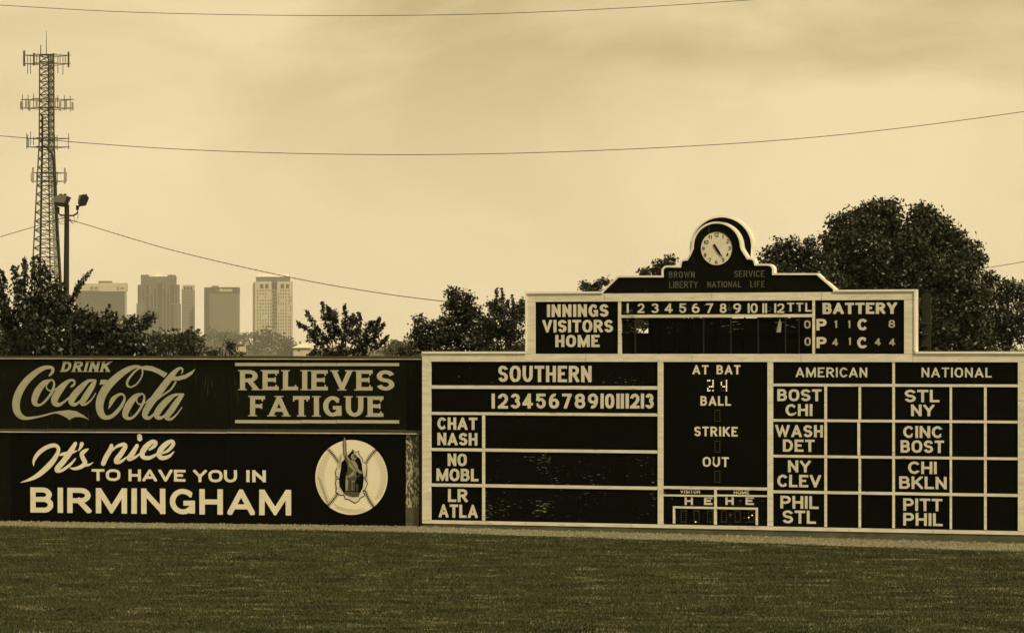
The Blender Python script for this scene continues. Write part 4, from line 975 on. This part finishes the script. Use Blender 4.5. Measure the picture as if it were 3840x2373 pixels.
# 3 narrow pale tower
b3 = tag(empty('office_tower'), 'narrow pale tower with an open crown between two darker towers', 'building')
slab(b3, 'wall', 'rib', 1160, 1268, 333, None, 60, 90); slab(b3, 'crown_band', 'pale', 1166, 1268, 284, 302, 58, 90)
for x0 in (1166, 1196, 1224, 1256): slab(b3, 'crown_post', 'pale', x0, x0+10, 302.5, 333, 60, 88)
slab(b3, 'crown_core', 'rib', 1180, 1250, 303, 333, 68, 80)
for i in range(14): slab(b3, 'floor_band', 'midtower', 1168, 1262, 350+i*24, 355+i*24, 59.6, 59.98)
slab(b3, 'side_shaft', 'midtower', 1156, 1166, 320, None, 62, 88)
# 4 logo-banded tower
b4 = tag(empty('office_tower'), 'flat-topped dark box tower with a lettered band along its top', 'building')
slab(b4, 'side_wall', 'band', 1383, 1431.5, 312, None, 2, 40); slab(b4, 'wall', 'gridface', 1432, 1700, 370, None, 1.0, 40); slab(b4, 'top_band', 'band', 1432, 1702, 310, 369.5, .6, 40)
mb = MB()
for i in range(34): x = 1434+i*8; mb.box(bxx(x), bxx(x+2.2), YB+.55, YB+.98, 0, bz(372))
for j in range(46): y = 376+j*10; mb.box(bxx(1432), bxx(1700), YB+.75, YB+.95, bz(y+2.2), bz(y))
tag(mb.build('mullion_grid', M['midtower'], b4), kind='stuff')
slab(b4, 'roof_plant', 'midtower', 1452, 1510, 296, 309.8, 10, 24)
farword(b4, 'R', 1528, 1545, 322, 350, 6, 'logow', YB, 2); farword(b4, 'EGIONS', 1547, 1642, 328, 350, 5, 'logow', YB, 3)
mb = MB(); mb.add([(bxx(1496),YB-.1,bz(346)),(bxx(1522),YB-.1,bz(346)),(bxx(1508),YB-.1,bz(328)),(bxx(1500),YB-.1,bz(336))], [(0,1,2,3)]); mb.build('logo_mark', M['logo'], b4)
# 5 windowed pale tower
b5 = tag(empty('office_tower'), 'tall pale tower with rows of square windows and a bright flat roof', 'building')
slab(b5, 'wall', 'pale', 1850, 2002, 258, None, 1, 40); slab(b5, 'wall', 'pale', 2054, 2188, 258, None, 1, 40); slab(b5, 'side_wall', 'pale', 1826, 1849.5, 264, None, 8, 36)
slab(b5, 'central_bay', 'rib', 2002.5, 2053.5, 258, None, 3, 38); slab(b5, 'upper_storey', 'midtower', 1858, 2164, 215, 257.8, 4, 38)
mb = MB(); x0, x1, z0, z1 = bxx(1854), bxx(2168), bz(215), bz(186)
mb.add([(x0,YB+3,z0),(x1,YB+3,z0),(x1,YB+39,z0),(x0,YB+39,z0),(bxx(1890),YB+10,z1),(bxx(2150),YB+10,z1),(bxx(2150),YB+32,z1),(bxx(1890),YB+32,z1)], [(0,1,5,4),(1,2,6,5),(2,3,7,6),(3,0,4,7),(4,5,6,7)]); mb.build('roof', M['copper'], b5)
mb = MB(); w_m = 10*YB/F/2.447; hh_ = 16*YB/F/2.447; mb.box(0, w_m, 0, .3, 0, hh_); wproto = mb.build('window', M['midglass'], b5)
first = True; rr_ = random.Random(5)
for j in range(18):
    y = 350+j*30
    for x in (1870, 1896, 1920, 1944, 1968, 1990, 2062, 2084, 2106, 2130, 2156, 2174):
        if rr_.random() < .22 and j < 9 and x not in (1870, 2130): continue
        loc = (bxx(x), YB+.72, bz(y))
        if first: wproto.location = loc; first = False
        else: cpy(wproto, b5, loc)
for x in (1897, 1943, 2086, 2134): slab(b5, 'large_window', 'midglass', x, x+30, 282, 322, .7, .98)
for j in range(11): slab(b5, 'bay_window', 'midglass', 2008 + (j%2)*8, 2044+(j%2)*6, 345+j*32, 362+j*32, 2.4, 2.98)
slab(b5, 'bay_window', 'midglass', 2006, 2050, 262, 330, 2.4, 2.98)
# low buildings
for lab, x0, x1, y0, m in (('low pale building at the foot of the pyramid-roofed tower', 1062, 1172, 712, 'pale'), ('low tan building between narrow tower and lettered tower', 1272, 1382, 706, 'rib')):
    r_ = tag(empty('low_building'), lab, 'building'); slab(r_, 'wall', m, x0, x1, y0+6, None, -200, -180); slab(r_, 'parapet', 'pale', x0-2, x1+2, y0, y0+5.8, -201, -179)
    for k in range(5): slab(r_, 'window', 'midglass', x0+8+k*20, x0+18+k*20, y0+14, y0+22, -200.4, -200.05)
hs_ = tag(empty('house'), 'small white-roofed building right of the hazy trees', 'house'); Yh = 1500
def hx(px): return P(px, HZ, Yh).x
def hz_(py): return P(1920, py, Yh).z
mb = MB(); mb.box(hx(1100), hx(1158), Yh, Yh+12, 0, hz_(1304)); mb.build('wall', M['sill'], hs_)
mb = MB(); mb.add([(hx(1094),Yh-1,hz_(1304)),(hx(1164),Yh-1,hz_(1304)),(hx(1164),Yh+13,hz_(1304)),(hx(1094),Yh+13,hz_(1304)),(hx(1128),Yh+6,hz_(1288)),(hx(1150),Yh+6,hz_(1288))], [(0,1,5,4),(1,2,5),(2,3,4,5),(3,0,4)]); mb.build('roof', M['copper'], hs_)
mb = MB(); mb.box(hx(1118), hx(1124), Yh-.2, Yh-.02, hz_(1318), hz_(1310)); mb.build('window', M['midglass'], hs_)
up_ = tag(empty('utility_pole', (P(905,HZ,190).x, 190, 0)), 'small pole with a boxy crossarm in front of the hazy trees', 'pole'); zt = P(0,1292,190).z
mb = MB(); mb.tube([(0,0,0),(0,0,zt)], [.13,.10], 8); mb.build('pole', M['bark'], up_)
mb = MB(); mb.box(-.3,.28,-.14,.10,zt-.42,zt-.10); mb.build('crossarm_box', M['sill'], up_); mb = MB(); mb.box(.3,.28+.02,-.1,.1,zt-.42,zt-.2) if False else mb.box(-.32,.3,-.18,-.15,zt-.62,zt-.5); mb.build('crossarm', M['cap'], up_)

# ---------------------------------------------------------------- lattice tower
YT = 450.
def T3(x, y): return (x/1.375, 100+y/1.375)
tw_ = tag(empty('lattice_tower', P(180, HZ, YT)*1), 'tall lattice communications mast carrying four rings of antennas', 'tower'); tw_.location.z = 0
TX = tw_.location.x
def tz(y): return P(0, 100+y/1.375, YT).z
kx = YT/F/1.375
cxl = (245)*kx  # local centre column
def lx(x): return P(x/1.375, 0, YT).x - TX
prof = [(148, 208, 280), (590, 206, 282), (1000, 186, 303), (1450, 164, 330), (1830, 146, 352)]
def edges_at(y):
    for (ya, a0, b0), (yb, a1, b1) in zip(prof, prof[1:]):
        if y <= yb: t = (y-ya)/(yb-ya); return a0+(a1-a0)*t, b0+(b1-b0)*t
    return prof[-1][1:]
def legs_at(y):
    a, b = edges_at(y); w = (b-a)*kx; c = lx((a+b)/2); z = tz(y)
    return [Vector((c-w/2, -w*.29, z)), Vector((c+w/2, -w*.29, z)), Vector((c, w*.58, z))]
lev = [148]; 
while lev[-1] < 1830: lev.append(lev[-1]+ (34 if lev[-1] < 590 else 46))
for k in range(3):
    mb = MB(); mb.tube([legs_at(y)[k] for y in lev], .11, 6); mb.build('leg', M['steel'], tw_)
mb = MB()
for y0, y1 in zip(lev, lev[1:]):
    A, B = legs_at(y0), legs_at(y1)
    for i, j in ((0,1),(1,2),(2,0)):
        mb.tube([A[i], B[j]], .05, 4); mb.tube([A[j], B[i]], .05, 4); mb.tube([A[i], A[j]], .045, 4)
tag(mb.build('bracing', M['steel'], tw_), kind='stuff')
mb = MB()
for s_ in (-.3, -.1, .1, .3): mb.tube([Vector((lx(262)+s_*.9+ (legs_at(y)[1].x-legs_at(150)[1].x)*.75, .35, tz(y))) for y in lev], .06, 5)
mb.build('cable_ladder', M['panelant'], tw_)
mb = MB(); mb.tube([Vector((lx(222)-(y>590)*0+ (legs_at(y)[0].x-legs_at(150)[0].x)*.35, -.6, tz(y))) for y in lev if y > 425], .16, 6); mb.build('cable_bundle', M['cable'], tw_)
mb = MB(); mb.tube([Vector((lx(x), -.75, tz(y))) for x, y in ((225,615),(250,628),(272,655),(280,700),(284,800),(292,950),(300,1100),(309,1250),(318,1400),(330,1700))], .17, 6); mb.build('cable_bundle', M['cable'], tw_)
mb = MB(); mb.tube([(lx(239), 0, tz(150)), (lx(239), 0, tz(22))], [.07, .03], 5); mb.build('lightning_rod', M['steel'], tw_)
mb = MB(); mb.tube([(lx(210), 0, tz(150)), (lx(210), 0, tz(95))], [.09, .06], 5); mb.build('whip_antenna', M['steel'], tw_)
for ri, (yc, x0, x1, pans, rods) in enumerate((
  (172, 126, 366, [(130,128,208,10),(180,140,205,9),(280,142,195,9),(358,134,214,9)], [(149,148,248),(166,150,250),(305,155,245),(313,142,196),(330,150,252),(342,150,200),(195,150,200)]),
  (400, 110, 384, [(114,390,430,9),(140,385,425,9),(157,378,438,10),(195,375,415,9),(288,378,425,10),(316,385,438,11),(346,385,432,10),(379,393,434,10)], [(124,356,438),(151,356,430),(180,350,415),(338,358,436),(368,362,442),(308,362,430)]),
  (600, 140, 362, [], [(141,552,632),(145,560,625),(165,545,616),(178,570,615),(288,560,630),(301,562,640),(358,553,636),(152,580,625)]),
  (780, 163, 346, [(174,728,808,9),(338,730,812,9)], [(163,760,800),(196,752,800),(302,752,820),(345,755,800)]))):
    pf = MB(); rr = (x1-x0)/2*kx; c = lx((x0+x1)/2); ang = [R(90+30+120*i) for i in range(3)]
    for zz in (yc-22, yc+22) if ri != 3 else (yc-25, yc+18):
        pf.tube([(lx(x0), -rr*.15, tz(zz)), (lx(x1), -rr*.15, tz(zz))], .055, 5)
        pf.tube([(lx(x0), -rr*.15, tz(zz)), (c, rr*.85, tz(zz)), (lx(x1), -rr*.15, tz(zz))], .05, 5)
        pf.tube([(c-rr*.5, -rr*.6, tz(zz)), (c+rr*.5, -rr*.6, tz(zz))], .05, 5)
    pl_ = pf.build('antenna_platform', M['steel'], tw_)
    for x, ya, yb in rods:
        m_ = MB(); yo = -rr*.15-random.uniform(0, .4)*rr; m_.tube([(lx(x), yo, tz(yb)), (lx(x), yo, tz(ya))], .055, 5); m_.build('antenna_rod', M['steel'], pl_)
    for x, ya, yb, w in pans:
        m_ = MB(); m_.box(lx(x)-w*kx*.5, lx(x)+w*kx*.5, -rr*.25-.2, -rr*.25, tz(yb), tz(ya)); m_.build('antenna_panel', M['panelant' if ri in (1, 3) else 'steel'], pl_)

# ---------------------------------------------------------------- floodlight pole
YP = 150.
fp = tag(empty('floodlight_pole', (P(342/1.375, HZ, YP).x, YP, 0)), 'dark wooden pole with two floodlight heads and looping cables', 'floodlight pole'); FX = fp.location.x
def fx(x): return P(x/1.375, 0, YP).x-FX
def fz(y): return P(0, 100+y/1.375, YP).z
mb = MB(); mb.tube([(0, 0, 0), (.0, 0, fz(1300)), (fx(345), 0, fz(918))], [.165, .135, .115], 12); mb.build('pole', M['bark'], fp)
def head(pts, name, m, d0, d1, par):
    mb = MB(); n = len(pts); q_ = [(fx(x), fz(y)) for x, y in pts]
    mb.add([(a_, d0, b_) for a_, b_ in q_]+[(a_, d1, b_) for a_, b_ in q_], [tuple(range(n))[::-1], tuple(range(n, 2*n))]+[(i, (i+1)%n, n+(i+1)%n, n+i) for i in range(n)]); return mb.build(name, M[m], par)
h1 = head([(280,905),(290,872),(330,868),(364,880),(350,912)], 'floodlight', 'lampgrey', -.25, .25, fp)
head([(282,906),(350,913),(346,922),(330,930),(300,926),(284,916)], 'lamp_visor', 'lampbox', -.22, .22, h1)
for x in (314, 336): head([(x-7,869),(x-6,862),(x+6,862),(x+7,870)], 'fin_cap', 'lampbox', -.1, .1, h1)
head([(350,874),(364,880),(350,912),(338,906)], 'lamp_end', 'lampbox', -.27, -.255, h1)
h2 = head([(404,912),(420,868),(452,874),(456,884),(440,922),(412,926)], 'floodlight', 'lampbox', -.22, .22, fp)
head([(404,898),(412,868),(424,870),(408,910)], 'lamp_end', 'lampgrey', -.25, -.225, h2)
for x in (432, 444): head([(x-5,873),(x-4,864),(x+4,864),(x+5,874)], 'fin_cap', 'lampbox', -.08, .08, h2)
mb = MB(); mb.tube([(fx(300),0,fz(930)),(fx(298),0,fz(945)),(fx(300),0,fz(960)),(fx(312),0,fz(972)),(fx(345),0,fz(975)),(fx(380),0,fz(974)),(fx(400),0,fz(960)),(fx(402),0,fz(940)),(fx(410),0,fz(924))], .045, 6); mb.build('bracket_arm', M['lampbox'], fp)
mb = MB(); mb.box(fx(292), fx(306), -.1, .1, fz(958), fz(930)); mb.box(fx(393), fx(405), -.08, .08, fz(946), fz(922)); mb.build('ballast_box', M['lampbox'], fp)
for pts in ([(345,990),(372,1010),(385,1000),(384,980),(372,972)],[(345,1015),(318,1020),(300,1005),(305,990),(330,995)],[(360,985),(378,1018),(392,1008),(404,985),(404,950)],[(340,1000),(310,1010),(300,985),(322,975)],[(345,975),(330,990),(318,982),(330,965)]):
    mb = MB(); mb.tube([(fx(x), -.14, fz(y)) for x, y in pts], .014, 5); mb.build('cable_loop', M['wire'], fp)

# ---------------------------------------------------------------- overhead wires
def wire(label, pts, Y0, Y1, r, twist=False):
    P3 = []; n = len(pts)
    a = np.array(pts, float)
    for i in range(n-1):
        p0, p1, p2, p3 = a[max(i-1,0)], a[i], a[i+1], a[min(i+2,n-1)]
        for t in np.linspace(0, 1, 14, endpoint=False):
            q_ = .5*((2*p1)+(-p0+p2)*t+(2*p0-5*p1+4*p2-p3)*t*t+(-p0+3*p1-3*p2+p3)*t**3); f = (i+t)/(n-1); P3.append(P(q_[0], q_[1], Y0+(Y1-Y0)*f))
    P3.append(P(a[-1][0], a[-1][1], Y1))
    mb = MB()
    if twist:
        Q = []
        for i in range(len(P3)-1):
            for t in (0, .2, .4, .6, .8): Q.append(P3[i].lerp(P3[i+1], t))
        for ph in (0, math.pi): mb.tube([p+Vector((0, math.cos(i*.9+ph), math.sin(i*.9+ph)))*r*.8 for i, p in enumerate(Q)], r*.8, 4)
    else: mb.tube(P3, r, 5)
    o = mb.build('overhead_wire', M['wire']); tag(o, label, 'wire'); return o
q = 1.5694
wire('thin wire sagging along the very top of the sky', [(-400*q,-12*q),(0,13*q),(350*q,31*q),(800*q,38*q),(1250*q,31*q),(1800*q,0),(2500*q,-60*q)], 100, 100, .010)
wire('long wire sagging across the middle of the sky', [(-400*q,288*q),(0,325*q),(450*q,358*q),(950*q,370*q),(1450*q,359*q),(1950*q,328*q),(2447*q,267*q),(2900*q,190*q)], 100, 100, .011)
wire('twisted cable dropping from the floodlight pole towards the scoreboard', [(168*q,527*q),(190*q,532*q),(420*q,600*q),(700*q,664*q),(900*q,699*q),(1060*q,720*q),(1200*q,735*q)], 149.8, 135, .013, True)
wire('short wire running from the left edge to the floodlight pole', [(-200*q,625*q),(0,566*q),(85*q,541*q),(158*q,518*q)], 150, 150, .016)
wire('short wire rising to the right edge beyond the largest tree', [(2250*q,668*q),(2345*q,643*q),(2447*q,625*q),(2600*q,590*q)], 160, 160, .016)

# ---------------------------------------------------------------- air
hm = bpy.data.materials.new('haze_air'); hm.use_nodes = True; n, l = hm.node_tree.nodes, hm.node_tree.links
n.clear(); o_ = n.new('ShaderNodeOutputMaterial'); pv = n.new('ShaderNodeVolumePrincipled'); l.new(pv.outputs[0], o_.inputs['Volume'])
pv.inputs['Color'].default_value = (.95,.95,.93,1); pv.inputs['Density'].default_value = .000043
mb = MB(); mb.box(-2500, 2500, -100, 10500, -1.2, 260); tag(mb.build('haze', hm), 'thin summer haze over the field and city', 'haze', kind='stuff')
